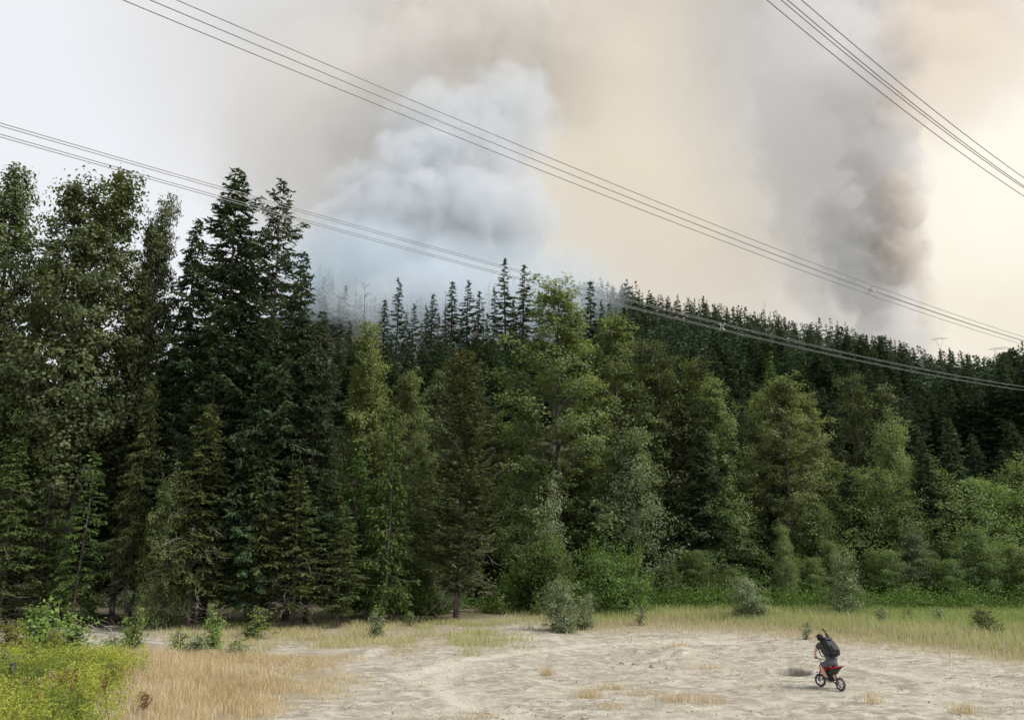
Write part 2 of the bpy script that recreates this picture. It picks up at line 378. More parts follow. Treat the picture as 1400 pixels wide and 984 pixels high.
# ------------------------------------------------------------------ plant prototypes
def leaf_quads(P, size, rng, out=None, upb=.45, outb=.75, aspect=.75):
    n = len(P)
    nrm = rng.normal(size=(n, 3))
    if out is not None: nrm += outb * 2 * out
    nrm[:, 2] += upb * 2; nrm = unit(nrm)
    t = unit(np.cross(nrm, rng.normal(size=(n, 3)))); b = np.cross(nrm, t)
    l = size * rng.uniform(.7, 1.3, (n, 1)); w = l * aspect * rng.uniform(.7, 1.1, (n, 1))
    fold = nrm * (l * .12)
    return np.stack([P - t * l * .5, P + b * w * .5 + fold, P + t * l * .5, P - b * w * .5 + fold], 1)
def broadleaf(name, seed, H, R, base=.12, nl=46, ncl=12, nleaf=55, leaf=.15, clus=.38, rise=.55, peak=.42, lean=0., forks=1, trunk_r=.16, bare=.0, wob=.3, spread=1.5):
    """upright broadleaf: trunk, rising limbs, leaf clumps strung along each limb. Returns (trunk mesh, crown mesh)."""
    rng = np.random.default_rng(seed)
    tb = Tubes(6); LQ = []; TI = []
    stems = []
    for fk in range(forks):
        a0 = rng.uniform(0, 6.28); off = 0 if forks == 1 else R * rng.uniform(.25, .45)
        z = np.linspace(0, 1, 12); hh = H * (1 if fk == 0 else rng.uniform(.84, .97))
        ph = rng.uniform(0, 6.28, 2)
        x = off * np.cos(a0 + fk * 6.28 / forks) * z ** 1.1 + wob * .5 * np.sin(z * 4 + ph[0]) * z + lean * z
        y = off * np.sin(a0 + fk * 6.28 / forks) * z ** 1.1 + wob * .5 * np.sin(z * 5 + ph[1]) * z
        P = np.stack([x, y, z * hh * .98], 1); stems.append((P, hh))
        r0 = trunk_r * (1 if forks == 1 else .8)
        tb.add(P, r0 * (1 - z) ** .8 + .012, 7)
    for i in range(nl):
        P, hh = stems[i % forks]
        t = base + (1 - base) * ((i + rng.uniform(0, 1)) / nl) ** .95          # where on the crown the limb ends
        tt = (t - base) / (1 - base)
        prof = (np.interp(tt, [0, .10, peak * .8, .62, .80, .93, 1], [.55, .85, 1, .76, .48, .22, .04])) * R * (1 if forks == 1 else .85)
        Lh = prof * rng.uniform(.55, 1.12)
        az = i * 2.399 + rng.uniform(-.6, .6)
        zs = max(.04, t - rise * Lh / hh) * hh
        k = np.interp(zs / hh, np.linspace(0, .98, 12), np.arange(12)); k0 = int(min(k, 10)); S = P[k0] + (P[k0 + 1] - P[k0]) * (k - k0)
        d = np.array([math.cos(az), math.sin(az), 0])
        E = S + d * Lh + np.array([0, 0, max(.1, t * hh - S[2])])
        s = np.linspace(0, 1, 6)[:, None]
        mid = S + (E - S) * .5 + np.array([0, 0, -.12 * Lh]) + rng.normal(size=3) * .12 * Lh
        C = (1 - s) ** 2 * S + 2 * s * (1 - s) * mid + s ** 2 * E
        rr = max(.018, .018 + .016 * Lh)
        tb.add(C, rr * (1 - s[:, 0]) + .008, 4)
        n = max(3, int(ncl * (.4 + .6 * Lh / R) * (1 - bare * rng.uniform(0, 1))))
        ss = rng.uniform(.25, 1.05, (n, 1)) ** .8
        cc = (1 - ss) ** 2 * S + 2 * ss * (1 - ss) * mid + ss ** 2 * E
        cc = cc + rng.normal(size=(n, 3)) * clus * spread * np.array([1.1, 1.1, .9]) * (.5 + .6 * ss)
        for c in cc:
            if rng.random() < .4:
                j = rng.integers(1, 5); tb.add(np.stack([C[j], (C[j] + c) / 2 + rng.normal(size=3) * .08, c]), [.016, .011, .005], 3 + 1)
            m_ = max(6, int(nleaf * rng.uniform(.5, 1.4)))
            sh = rng.normal(size=(m_, 3)) * clus * rng.uniform(.6, 1.1) * np.array([1, 1, .75])
            LP = c + sh
            o = unit(sh / clus * .5 + unit(np.array([c[0], c[1], .25 * R])) * .9)
            LQ.append(leaf_quads(LP, leaf, rng, o)); TI.append(np.clip(rng.normal(.5, .14, m_) + rng.normal(0, .2), 0, 1))
    return tb.mesh(name + '_trunk'), quads(name + '_crown', np.concatenate(LQ), np.concatenate(TI))
def conifer(name, seed, H, R, base=.08, nb=330, slope=.05, droop=.28, tip=.15, hang=.25, ql=.34, qw=.10, den=1., prof=None, gap=.25, trunk_r=.22, lean=0., up=0., sparse_top=0.):
    """needle tree: trunk, branches in loose whorls, flat twig sprays. Returns (trunk mesh, crown mesh)."""
    rng = np.random.default_rng(seed)
    prof = prof or ([0, .10, .35, .7, .9, 1], [.62, .95, .82, .45, .19, .02])
    tb = Tubes(7); z = np.linspace(0, 1, 10)
    ph = rng.uniform(0, 6.28)
    ax = lean * z + .12 * np.sin(z * 5 + ph); ay = .12 * np.cos(z * 4 + ph)
    tb.add(np.stack([ax, ay, z * H], 1), trunk_r * (1 - z) ** .9 + .008, 7)
    Q = []; TI = []
    lump = rng.uniform(.72, 1.15, (12, 9))
    for i in range(nb):
        t = base + (1 - base) * ((i + rng.random()) / nb) ** 1.0
        tt = (t - base) / (1 - base)
        az = rng.uniform(0, 6.283)
        Lb = R * np.interp(tt, *prof) * rng.uniform(.62, 1.12) * lump[int(tt * 11.99), int(az / 6.2832 * 8.99)] + .12
        if rng.random() < gap * (.4 + .6 * rng.random()): Lb *= .55
        d = np.array([math.cos(az), math.sin(az), 0.]); sd = np.array([-d[1], d[0], 0.])
        S = np.array([np.interp(t, z, ax), np.interp(t, z, ay), t * H])
        sl = slope + up * tt + rng.normal(0, .2); dr = droop * (1 - .5 * tt)
        def pos(s): return S + d * (Lb * s)[:, None] + np.array([0, 0, 1.]) * (Lb * (sl * s - dr * s ** 2 + tip * s ** 3))[:, None]
        s6 = np.linspace(0, 1, 5)
        if Lb > .9: tb.add(pos(s6), .006 + .013 * Lb * (1 - s6), 4)
        nt_ = max(4, int(Lb * 8.5 * den * (1 - sparse_top * tt)))
        ts = rng.uniform(.10, 1.0, nt_) ** .85
        tl = (.36 * Lb * (1 - ts) + .22) * rng.uniform(.6, 1.2, nt_)
        sg = rng.choice([-1, 1], nt_)
        dirs = unit(d * rng.uniform(.5, 1.0, (nt_, 1)) + sd * (sg * rng.uniform(.4, 1.05, nt_))[:, None] + np.array([0, 0, 1.]) * (rng.normal(-.05, .16, nt_) - hang * rng.random(nt_))[:, None])
        B0 = pos(ts)
        mq = np.maximum(1, np.ceil(tl / (ql * .62)).astype(int)); 
        rep = np.repeat(np.arange(nt_), mq)
        k = np.concatenate([np.arange(q) for q in mq]); fr = (k + rng.uniform(.1, .9, len(k))) / mq[rep]
        Cn = B0[rep] + dirs[rep] * (tl[rep] * fr)[:, None] + np.array([0, 0, -1.]) * (hang * .5 * tl[rep] * fr ** 2)[:, None]
        T = unit(dirs[rep] + rng.normal(size=(len(rep), 3)) * .32)
        W = unit(np.cross(T, rng.normal(size=(len(rep), 3)) * .55 + np.array([0, 0, 1.])))
        l = ql * rng.uniform(.7, 1.25, (len(rep), 1)) * .5; w = qw * rng.uniform(.7, 1.3, (len(rep), 1)) * .5
        Q.append(np.stack([Cn - T * l, Cn + W * w - T * l * .1, Cn + T * l, Cn - W * w - T * l * .1], 1))
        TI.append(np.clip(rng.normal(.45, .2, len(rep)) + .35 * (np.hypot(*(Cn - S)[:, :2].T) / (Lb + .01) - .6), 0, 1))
    return tb.mesh(name + '_trunk'), quads(name + '_crown', np.concatenate(Q), np.concatenate(TI))
def dead_branches(name, seed, h0, h1, R, n=60, sag=.5):
    """bare grey twigs hanging from the lower trunk"""
    rng = np.random.default_rng(seed); tb = Tubes(4)
    for i in range(n):
        zz = rng.uniform(h0, h1); az = rng.uniform(0, 6.28); Lb = R * rng.uniform(.2, 1.05)
        d = np.array([math.cos(az), math.sin(az), 0]); s = np.linspace(0, 1, 6); sg = sag * rng.uniform(-.1, 1.7); sw = rng.normal(0, .25); wv = rng.normal(size=(6, 3)) * .035 * Lb
        def pos(s): return np.array([0, 0, zz]) + d * (Lb * s)[:, None] + np.array([0, 0, 1.]) * (Lb * (.15 * s - sg * s ** 2))[:, None] + np.array([-d[1], d[0], 0]) * (Lb * sw * s ** 2)[:, None]
        tb.add(pos(s) + wv * s[:, None], .012 * (1 - s) + .005, 4)
        for j in range(rng.integers(5, 10)):
            s0 = rng.uniform(.15, .98); B = pos(np.array([s0]))[0]
            e = unit(d + rng.normal(size=3) * .8 + np.array([0, 0, -.5])) * rng.uniform(.25, .7)
            tb.add(np.stack([B, B + e * .5 + rng.normal(size=3) * .03, B + e]), [.006, .005, .004], 4)
    return tb.mesh(name)
def far_conifer(name, seed, H, R, nb=110, m=5, base=.06, big=1.):
    rng = np.random.default_rng(seed); Q = []; TI = []
    lump = rng.uniform(.65, 1.2, (10, 7))
    ptop = rng.uniform(.16, .34)
    for i in range(nb):
        t = base + (1 - base) * (i + rng.random()) / nb; tt = (t - base) / (1 - base); az = rng.uniform(0, 6.283)
        Lb = (R * np.interp(tt, [0, .15, .5, .85, 1], [.75, 1, .74, ptop, .02]) * rng.uniform(.6, 1.15)) * lump[int(tt * 9.99), int(az / 6.2832 * 6.99)] + .2 * (1 - tt)
        d = np.array([math.cos(az), math.sin(az), 0]); sd = np.array([-d[1], d[0], 0])
        for k in range(m):
            s = rng.uniform(.15, 1) ** .8; c = np.array([0, 0, t * H]) + d * Lb * s + np.array([0, 0, -.3 * Lb * s * s + rng.normal(0, .12)])
            T = unit(d + sd * rng.normal(0, .6) + np.array([0, 0, rng.normal(-.25, .3) + 6.0 * max(0., tt - .8)])); W = unit(np.cross(T, np.array([0, 0, .7]) + rng.normal(size=3) * .6))
            l = big * rng.uniform(.38, .72) * (.4 + .6 * min(1, Lb / 2)); w = l * rng.uniform(.22, .38)
            Q.append(np.stack([c - T * l, c + W * w, c + T * l, c - W * w])); TI.append(np.clip(rng.normal(.5, .22) + .3 * (s - .6), 0, 1))
    tb = Tubes(5); z = np.linspace(0, 1, 4); tb.add(np.stack([z * 0, z * 0, z * H * .98], 1), .22 * (1 - z) + .03, 5)
    return tb.mesh(name + '_trunk'), quads(name + '_crown', np.array(Q), np.array(TI))

PROTO = {}; STAT = []
def proto(key, fn, H, R, mat, bark, **kw):
    tm, cm = fn(key, H=H, R=R, **kw)
    tm.materials.append(M[bark]); cm.materials.append(M[mat])
    PROTO[key] = (tm, cm, H, R); STAT.append((key, len(tm.polygons), len(cm.polygons)))
CW = dict(nl=70, ncl=17, nleaf=40, leaf=.17, clus=.25)
proto('cw1', broadleaf, 20, 3.6, 'cottonwood', 'bark_pale', seed=11, **CW)
proto('cw2', broadleaf, 20, 3.6, 'cottonwood', 'bark_pale', seed=12, rise=.8, peak=.5, **CW)
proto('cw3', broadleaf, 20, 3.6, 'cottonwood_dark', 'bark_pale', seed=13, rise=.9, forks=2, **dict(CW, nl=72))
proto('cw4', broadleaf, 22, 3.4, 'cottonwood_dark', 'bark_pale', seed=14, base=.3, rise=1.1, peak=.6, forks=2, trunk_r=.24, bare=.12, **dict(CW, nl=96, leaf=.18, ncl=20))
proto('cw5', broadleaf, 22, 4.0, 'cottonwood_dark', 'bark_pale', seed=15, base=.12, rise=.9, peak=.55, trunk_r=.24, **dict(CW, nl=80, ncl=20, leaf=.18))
proto('yl1', broadleaf, 16, 3.0, 'yellow_leaf', 'bark', seed=16, peak=.55, **CW)
proto('al1', broadleaf, 10, 3.4, 'alder', 'bark', seed=21, base=.04, nl=60, ncl=14, nleaf=46, leaf=.15, clus=.34, rise=.35, peak=.3)
proto('al2', broadleaf, 10, 3.4, 'alder', 'bark', seed=22, base=.04, nl=64, ncl=14, nleaf=46, leaf=.15, clus=.34, rise=.5, peak=.38, forks=2)
proto('al3', broadleaf, 10, 2.6, 'cottonwood', 'bark', seed=23, base=.04, nl=56, ncl=13, nleaf=44, leaf=.14, clus=.3, rise=.7, peak=.3)
FK = dict(ql=.36, qw=.115, den=1.7)
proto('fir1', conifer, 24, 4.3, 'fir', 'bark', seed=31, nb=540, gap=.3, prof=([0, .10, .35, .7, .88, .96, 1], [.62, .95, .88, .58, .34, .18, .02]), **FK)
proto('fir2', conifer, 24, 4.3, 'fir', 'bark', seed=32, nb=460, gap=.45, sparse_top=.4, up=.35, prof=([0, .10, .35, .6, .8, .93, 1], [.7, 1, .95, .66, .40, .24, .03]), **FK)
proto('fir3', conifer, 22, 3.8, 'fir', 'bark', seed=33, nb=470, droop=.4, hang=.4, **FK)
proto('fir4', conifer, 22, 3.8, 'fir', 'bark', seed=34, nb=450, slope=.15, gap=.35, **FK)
proto('hem1', conifer, 10, 2.1, 'olive', 'bark', seed=35, nb=300, base=.15, den=1.5, droop=.35, hang=.35, ql=.26, qw=.075, trunk_r=.10)
proto('hem2', conifer, 10, 2.3, 'olive', 'bark', seed=36, nb=270, base=.12, den=1.5, droop=.2, hang=.2, ql=.26, qw=.075, trunk_r=.10, gap=.45)
proto('ced1', conifer, 12, 2.2, 'cedar', 'bark', seed=37, nb=250, slope=-.1, droop=.55, tip=.45, hang=.7, ql=.30, qw=.12, trunk_r=.14)
proto('sap1', conifer, 8, 2.1, 'cedar', 'bark', seed=38, nb=120, slope=.1, droop=.5, tip=.15, hang=.12, ql=.28, qw=.10, trunk_r=.09, gap=.2, den=1.2)
proto('pine1', conifer, 15, 2.0, 'pine', 'bark', seed=39, base=.09, nb=420, den=1.8, slope=.2, droop=.05, tip=.2, hang=-.1, ql=.28, qw=.08, trunk_r=.17, up=.5, prof=([0, .12, .4, .7, .9, 1], [.6, 1, .9, .72, .45, .06]))
for i in range(5):
    proto('hill%d' % i, far_conifer, 22, [3.4, 2.9, 3.8, 3.1, 3.5][i], 'hill', 'char', seed=50 + i, nb=250, m=11)
for i in range(3):
    proto('burn%d' % i, conifer, 27, [2.9, 2.6, 3.3][i], 'fir', 'char', seed=60 + i, nb=[190, 210, 180][i], ql=.6, qw=.22, den=1.0, gap=.5, base=.12, droop=.35)
proto('singe', conifer, 20, 2.2, 'singed', 'char', seed=70, nb=90, ql=.8, qw=.25, den=.25, gap=.5)
proto('wil1', broadleaf, 2.6, 1.25, 'willow', 'twig', seed=81, base=.02, nl=50, ncl=8, nleaf=32, leaf=.085, clus=.16, rise=.9, peak=.35, forks=4, trunk_r=.03, wob=.05)
proto('wil2', broadleaf, 3.6, .9, 'willow', 'twig', seed=82, base=.03, nl=46, ncl=7, nleaf=26, leaf=.09, clus=.15, rise=.9, peak=.3, forks=2, trunk_r=.035, wob=.08)
proto('shr1', broadleaf, 3.2, 3.0, 'shrub', 'bark', seed=83, base=.02, nl=70, ncl=12, nleaf=38, leaf=.13, clus=.26, rise=.5, peak=.25, forks=3, trunk_r=.05, wob=.1)
proto('shr2', broadleaf, 3.2, 3.0, 'shrub', 'bark', seed=84, base=.02, nl=70, ncl=12, nleaf=36, leaf=.13, clus=.26, rise=.6, peak=.35, forks=5, trunk_r=.05, wob=.1)
proto('sm1', broadleaf, 1.2, .62, 'bright_shrub', 'bark', seed=85, base=.03, nl=26, ncl=6, nleaf=12, leaf=.095, clus=.11, rise=.9, peak=.4, forks=3, trunk_r=.014, wob=.04)
proto('sm2', broadleaf, 1.2, .6, 'bright_shrub', 'bark', seed=86, base=.03, nl=18, ncl=5, nleaf=9, leaf=.09, clus=.10, rise=1., peak=.5, forks=2, trunk_r=.012, wob=.04)
proto('br1', broadleaf, 1.2, .7, 'broom', 'bark', seed=87, base=.02, nl=50, ncl=8, nleaf=18, leaf=.05, clus=.09, rise=1.2, peak=.5, forks=5, trunk_r=.014, wob=.04)
proto('big_leaf', broadleaf, 2.0, 1.3, 'bright_shrub', 'bark', seed=88, base=.05, nl=34, ncl=7, nleaf=8, leaf=.22, clus=.2, rise=.7, peak=.6, forks=4, trunk_r=.02, wob=.05)
for k_, src in (('sage', 'sm1'), ('weedy', 'sm2')):
    tm, cm, H_, R0_ = PROTO[src]; cm2 = cm.copy(); cm2.materials.clear(); cm2.materials.append(M['willow']); PROTO[k_] = (tm, cm2, H_, R0_)
tm, cm, H_, R0_ = PROTO['br1']; cm2 = cm.copy(); cm2.materials.clear(); cm2.materials.append(M['olive_leaf']); PROTO['olive_bush'] = (tm, cm2, H_, R0_)
PROTO['grey_alder'] = PROTO['al3']; OWN_MAT = {'grey_alder': 'grey_leaf'}      # same crown, own leaf colour on the object

def plant(name, key, x, y, z, h, r, label, cat, group=None, rz=None, crown='crown', trunk='trunk', lean=(0, 0)):
    tm, cm, H0, R0 = PROTO[key]
    o = empty(name, (x, y, z), random.uniform(0, 6.28) if rz is None else rz)
    if lean != (0, 0): o.rotation_euler = (lean[0], lean[1], o.rotation_euler[2])
    o.scale = (r / R0, r / R0, h / H0)
    link(trunk, tm, None, o); co = link(crown, cm, None, o)
    if key in OWN_MAT: co.material_slots[0].link = 'OBJECT'; co.material_slots[0].material = M[OWN_MAT[key]]
    tag(o, label, cat, group)
    return o
def at(px, top, hw, Y=None, base=None):
    """position, height, radius of a plant from its top pixel, half width and either distance or base pixel row"""
    rb = ray(px, base) if base is not None else None
    if Y is None:
        s = -HC / rb[2]; Y = rb[1] * s
    rt = ray(px, top)
    x = Y * rt[0] / rt[1] if base is None or (base - top) > 200 else Y * rb[0] / rb[1]
    z = terrain(x, Y)
    h = HC + Y * rt[2] / rt[1] - z
    depth = Y * CP + (h * .4 + z - HC) * SP
    return x, Y, z - .06, max(h + .06, .3), hw * depth / F
# ------------------------------------------------------------------ forest edge, tree by tree
random.seed(4)
G_CW = 'cottonwoods along the edge of the clearing'; G_FIR = 'tall firs at the edge of the clearing'; G_CON = 'small conifers under the tall firs'
TREES = [  # name, prototype, top px, top py, half width px, distance m, label, category, group
 ('cottonwood_tree', 'cw5', 24, 236, 88, 47, 'tall cottonwood beside the double-topped one, full leafy crown reaching down low', 'tree', G_CW),
 ('cottonwood_tree', 'cw5', -60, 262, 80, 49, 'tall cottonwood with only the edge of its crown showing past its neighbour', 'tree', G_CW),
 ('cottonwood_tree', 'cw4', 152, 220, 86, 46, 'tall double-topped cottonwood with bare pale trunk below an open crown', 'tree', G_CW),
 ('cottonwood_tree', 'cw4', 214, 268, 44, 48, 'slim open cottonwood pressed between the double-topped cottonwood and the firs', 'tree', G_CW),
 ('fir_tree', 'fir1', 328, 234, 105, 47, 'tallest dark fir of the edge, narrow spire rising above broad boughs', 'tree', G_FIR),
 ('fir_tree', 'fir2', 384, 248, 98, 46, 'tall fir with thin see-through top beside the tallest fir', 'tree', G_FIR),
 ('fir_tree', 'fir3', 268, 300, 84, 48, 'dark fir with shoulder-high crown between cottonwoods and tallest fir', 'tree', G_FIR),
 ('fir_tree', 'fir4', 418, 345, 74, 47, 'dark fir on the open flank of the tall firs, facing the smoke', 'tree', G_FIR),
 ('fir_tree', 'fir3', 205, 372, 66, 51, 'shaded fir standing behind the double-topped cottonwood', 'tree', G_FIR),
 ('fir_tree', 'fir4', 75, 300, 66, 52, 'shaded fir standing between the two tallest cottonwoods', 'tree', G_FIR),
 ('fir_tree', 'fir1', 440, 425, 58, 46, 'mid-height dark fir beside the sunlit yellow-green tree', 'tree', G_FIR),
 ('fir_tree', 'fir4', 300, 420, 78, 45, 'dense dark fir filling the front of the tall firs', 'tree', G_FIR),
 ('fir_tree', 'fir3', 362, 470, 62, 44.5, 'dark fir with drooping boughs and grey dead twigs in front of the tall firs', 'tree', G_FIR),
 ('olive_tree_conifer', 'hem2', 30, 598, 62, 43, 'olive conifer with dead grey lower twigs under the tallest cottonwoods', 'tree', G_CON),
 ('alder_tree', 'al2', 20, 545, 80, 45, 'pale olive broadleaf arching out over the olive conifer', 'tree', None),
 ('hemlock_tree', 'hem2', 86, 560, 50, 44, 'olive conifer hiding the foot of the double-topped cottonwood', 'tree', G_CON),
 ('cedar_sapling', 'sap1', 128, 618, 46, 43, 'bright green young cedar with layered drooping boughs', 'tree', G_CON),
 ('fir_tree', 'hem1', 207, 520, 44, 44.5, 'thin conifer with green top above a long leaning bare trunk', 'tree', G_CON),
 ('hemlock_tree', 'hem1', 285, 552, 62, 43, 'olive green hemlock with a skirt of dead grey twigs', 'tree', G_CON),
 ('hemlock_tree', 'hem2', 410, 640, 62, 44, 'low olive conifer spreading over bare thin stems', 'tree', G_CON),
 ('hemlock_tree', 'hem1', 365, 610, 48, 44, 'dark olive conifer between the hemlock skirt and the spreading low one', 'tree', G_CON),
 ('hemlock_tree', 'hem2', 470, 690, 46, 44.5, 'short olive conifer beside the cedar with hanging sprays', 'tree', G_CON),
 ('cottonwood_sapling', 'al3', 240, 645, 36, 42.5, 'slender pale-leaved sapling in front of the olive hemlock', 'sapling', None),
 ('yellow_green_tree', 'yl1', 508, 450, 50, 50, 'sunlit yellow-green broadleaf tree with crooked top by the dark firs', 'tree', None),
 ('yellow_green_tree', 'cw2', 560, 512, 46, 52, 'lower green broadleaf tree between crooked-topped one and brownish pine', 'tree', None),
 ('cedar_tree', 'ced1', 538, 560, 46, 46, 'green cedar with long hanging sprays at the edge of the clearing', 'tree', None),
 ('cedar_tree', 'ced1', 492, 600, 48, 47, 'dark green cedar in the shade beside the hanging-spray cedar', 'tree', None),
 ('pine_tree', 'pine1', 632, 482, 56, 48, 'brownish olive pine with a visible trunk foot standing forward of the forest', 'tree', None),
 ('cottonwood_tree', 'cw2', 762, 388, 84, 57, 'tall cottonwood in front of the burning slope, highest of the middle ones', 'tree', G_CW),
 ('cottonwood_tree', 'cw1', 842, 434, 58, 60, 'cottonwood with thin top and pale trunk beside the highest middle one', 'tree', G_CW),
 ('cottonwood_tree', 'cw3', 690, 560, 50, 62, 'low shaded cottonwood between the brownish pine and the highest middle one', 'tree', G_CW),
 ('cottonwood_tree', 'cw5', 600, 512, 46, 58, 'grey-olive cottonwood behind the yellow-green trees and brownish pine', 'tree', G_CW),
 ('fir_tree', 'fir3', 655, 505, 46, 66, 'dark fir filling the gap behind the brownish pine', 'tree', G_FIR),
 ('fir_tree', 'fir4', 590, 530, 46, 70, 'dark fir filling the gap behind the yellow-green trees', 'tree', G_FIR),
 ('cottonwood_tree', 'cw3', 930, 462, 76, 59, 'broad double cottonwood with sunlit top below the dark ridge', 'tree', G_CW),
 ('cottonwood_tree', 'cw1', 893, 500, 50, 61, 'cottonwood tucked against the broad double one', 'tree', G_CW),
 ('cottonwood_tree', 'cw1', 972, 520, 50, 58, 'cottonwood with rounded shoulder on the far flank of the broad double one', 'tree', G_CW),
 ('alder_tree', 'grey_alder', 862, 585, 60, 55, 'grey-green alder with drooping leaves in front of the cottonwoods', 'tree', None),
 ('cottonwood_tree', 'cw2', 1066, 518, 62, 58, 'even egg-shaped cottonwood standing clear of its neighbours', 'tree', G_CW),
 ('cottonwood_tree', 'cw1', 1036, 540, 40, 63, 'narrow cottonwood peeping out behind the egg-shaped one', 'tree', G_CW),
 ('cottonwood_tree', 'cw2', 1100, 540, 40, 64, 'grey-green narrow cottonwood behind the egg-shaped one', 'tree', G_CW),
 ('cottonwood_tree', 'cw3', 1178, 508, 52, 66, 'tall cottonwood behind the small pointed tree', 'tree', G_CW),
 ('alder_tree', 'al3', 1216, 575, 44, 60, 'small pointed pale green tree above the rounded alders', 'tree', None),
 ('alder_tree', 'al1', 1268, 640, 72, 58, 'rounded alder below the small pointed tree', 'tree', 'alders at the end of the meadow'),
 ('alder_tree', 'al2', 1335, 655, 76, 58, 'rounded alder with layered boughs above the olive bush', 'tree', 'alders at the end of the meadow'),
 ('alder_tree', 'al1', 1395, 635, 74, 60, 'rounded alder at the end of the row, dark below', 'tree', 'alders at the end of the meadow'),
 ('alder_tree', 'al2', 1460, 650, 80, 60, 'last rounded alder of the row, mostly out of sight', 'tree', 'alders at the end of the meadow'),
 ('alder_tree', 'al2', 1180, 640, 62, 57, 'rounded alder between egg-shaped cottonwood and small pointed tree', 'tree', 'alders at the end of the meadow'),
 ('alder_tree', 'al1', 1235, 690, 56, 56, 'low dark alder in front of the small pointed tree', 'tree', 'alders at the end of the meadow'),
 ('alder_tree', 'al1', 1120, 690, 46, 56.5, 'low dark alder at the foot of the egg-shaped cottonwood', 'tree', 'alders at the end of the meadow'),
 ('alder_tree', 'al2', 985, 665, 62, 57, 'low dark alder at the foot of the broad double cottonwood', 'tree', 'alders at the end of the meadow'),
 ('alder_tree', 'al1', 700, 650, 46, 55, 'low dark alder beside the brownish pine', 'tree', 'alders at the end of the meadow'),
 ('alder_tree', 'al2', 795, 640, 66, 58, 'dark alder at the foot of the highest middle cottonwood', 'tree', 'alders at the end of the meadow'),
 ('alder_tree', 'al2', 595, 620, 46, 52, 'grey-green alder between hanging-spray cedar and brownish pine', 'tree', 'alders at the end of the meadow'),
 ('aspen_sapling', 'wil2', 746, 662, 24, 50, 'slender pale sapling standing above the round green bushes', 'sapling', None),
 ('aspen_sapling', 'al3', 1068, 716, 20, 52, 'slender green sapling at the foot of the egg-shaped cottonwood', 'sapling', None),
]
for (nm, key, px, top, hw, Y, lab, cat, grp) in TREES:
    if px > 660: Y += 5.0
    x, y, z, h, r = at(px, top, hw, Y)
    nm = nm.replace('olive_tree_conifer', 'olive_conifer')
    if key[:2] == 'cw': r *= 1.2
    o = plant(nm, key, x, y, z, h, r, lab, cat, grp)
    if 'pine with' in lab or 'dead grey' in lab or 'dead twigs' in lab or 'bare thin' in lab or 'leaning bare' in lab:
        me = dead_branches('dead_twigs', int(px), .3, min(h * .46, 5.6), min(2.3, r * 1.1), 46)
        me.materials.append(M['dead'])
        d = link('dead_twigs', me, None, o); d.scale = (1 / o.scale[0], 1 / o.scale[1], 1 / o.scale[2])
    if 'leaning' in lab: o.rotation_euler[1] = .0
# leaning dead stem in front of the firs
def snag(name, x, y, z, h, r, seed, label, lean=0., nbr=16, mat='dead', spread=1.4, group=None, cat='dead tree', updir=.3):
    rng = np.random.default_rng(seed); tb = Tubes(6); s = np.linspace(0, 1, 9)
    ax = lean * s + .1 * np.sin(s * 6 + seed); P = np.stack([ax, .08 * np.sin(s * 5), s * h], 1)
    tb.add(P, r * (1 - s) ** .8 + .012, 6)
    o = empty(name, (x, y, z)); tag(o, label, cat, group)
    me = tb.mesh(name + '_trunk'); link('trunk', me, M[mat], o)
    tb = Tubes(4)
    for i in range(nbr):
        t = rng.uniform(.2, .97); B = np.array([np.interp(t, s, P[:, 0]), np.interp(t, s, P[:, 1]), t * h])
        az = rng.uniform(0, 6.28); Lb = spread * rng.uniform(.4, 1.1) * (1.15 - t)+.25
        d = np.array([math.cos(az), math.sin(az), updir]); q = np.linspace(0, 1, 5)[:, None]
        C = B + d * Lb * q + np.array([0, 0, 1.]) * (rng.normal(0, .12) * Lb * q ** 2) + rng.normal(size=(5, 3)) * .02 * Lb
        tb.add(C, r * .28 * (1 - q[:, 0]) + .006, 4)
        for j in range(3):
            k = rng.integers(1, 4); e = unit(d + rng.normal(size=3) * .7) * Lb * .45
            tb.add(np.stack([C[k], C[k] + e * .5, C[k] + e]), [r * .14 + .004, r * .1 + .003, .004], 4)
    link('branches', tb.mesh(name + '_branches'), M[mat], o)
    return o
x, y = flat(176, 842); snag('dead_tree', x, y, -.1, 8.6, .12, 3, 'leaning bare grey stem in front of the dark firs', lean=1.25, nbr=40, spread=1.5, updir=-.25)
x, y = flat(14, 846); snag('dead_tree', x, y, -.1, 5.2, .07, 5, 'bare grey stem with hanging twigs under the olive conifer', lean=.2, nbr=46, spread=1.8, updir=-.5)
# shaded conifers and alders filling the wood behind the first row
rng = np.random.default_rng(77)
fill = []
for i in range(46):
    px = -80 + i * 34.5 + rng.uniform(-8, 8)
    Y = rng.uniform(60, 82)
    curve = np.interp(px, [-80, 60, 160, 240, 330, 430, 470, 560, 680, 780, 900, 1000, 1120, 1230, 1300, 1420, 1500], [430, 440, 520, 470, 400, 480, 560, 570, 590, 560, 570, 585, 585, 575, 560, 560, 560])
    top = curve + rng.uniform(-18, 55)
    fill.append((px, top, Y))
for i, (px, top, Y) in enumerate(fill):
    key = ['fir3', 'fir4', 'fir1', 'fir3'][i % 4]
    x, y, z, h, r = at(px, top, 40, Y)
    plant('fir_tree', key, x, y, z, h, min(3.6, max(2.2, h * .2)), 'shaded dark fir deep in the wood behind the first row of trees', 'tree', 'firs deep in the wood')
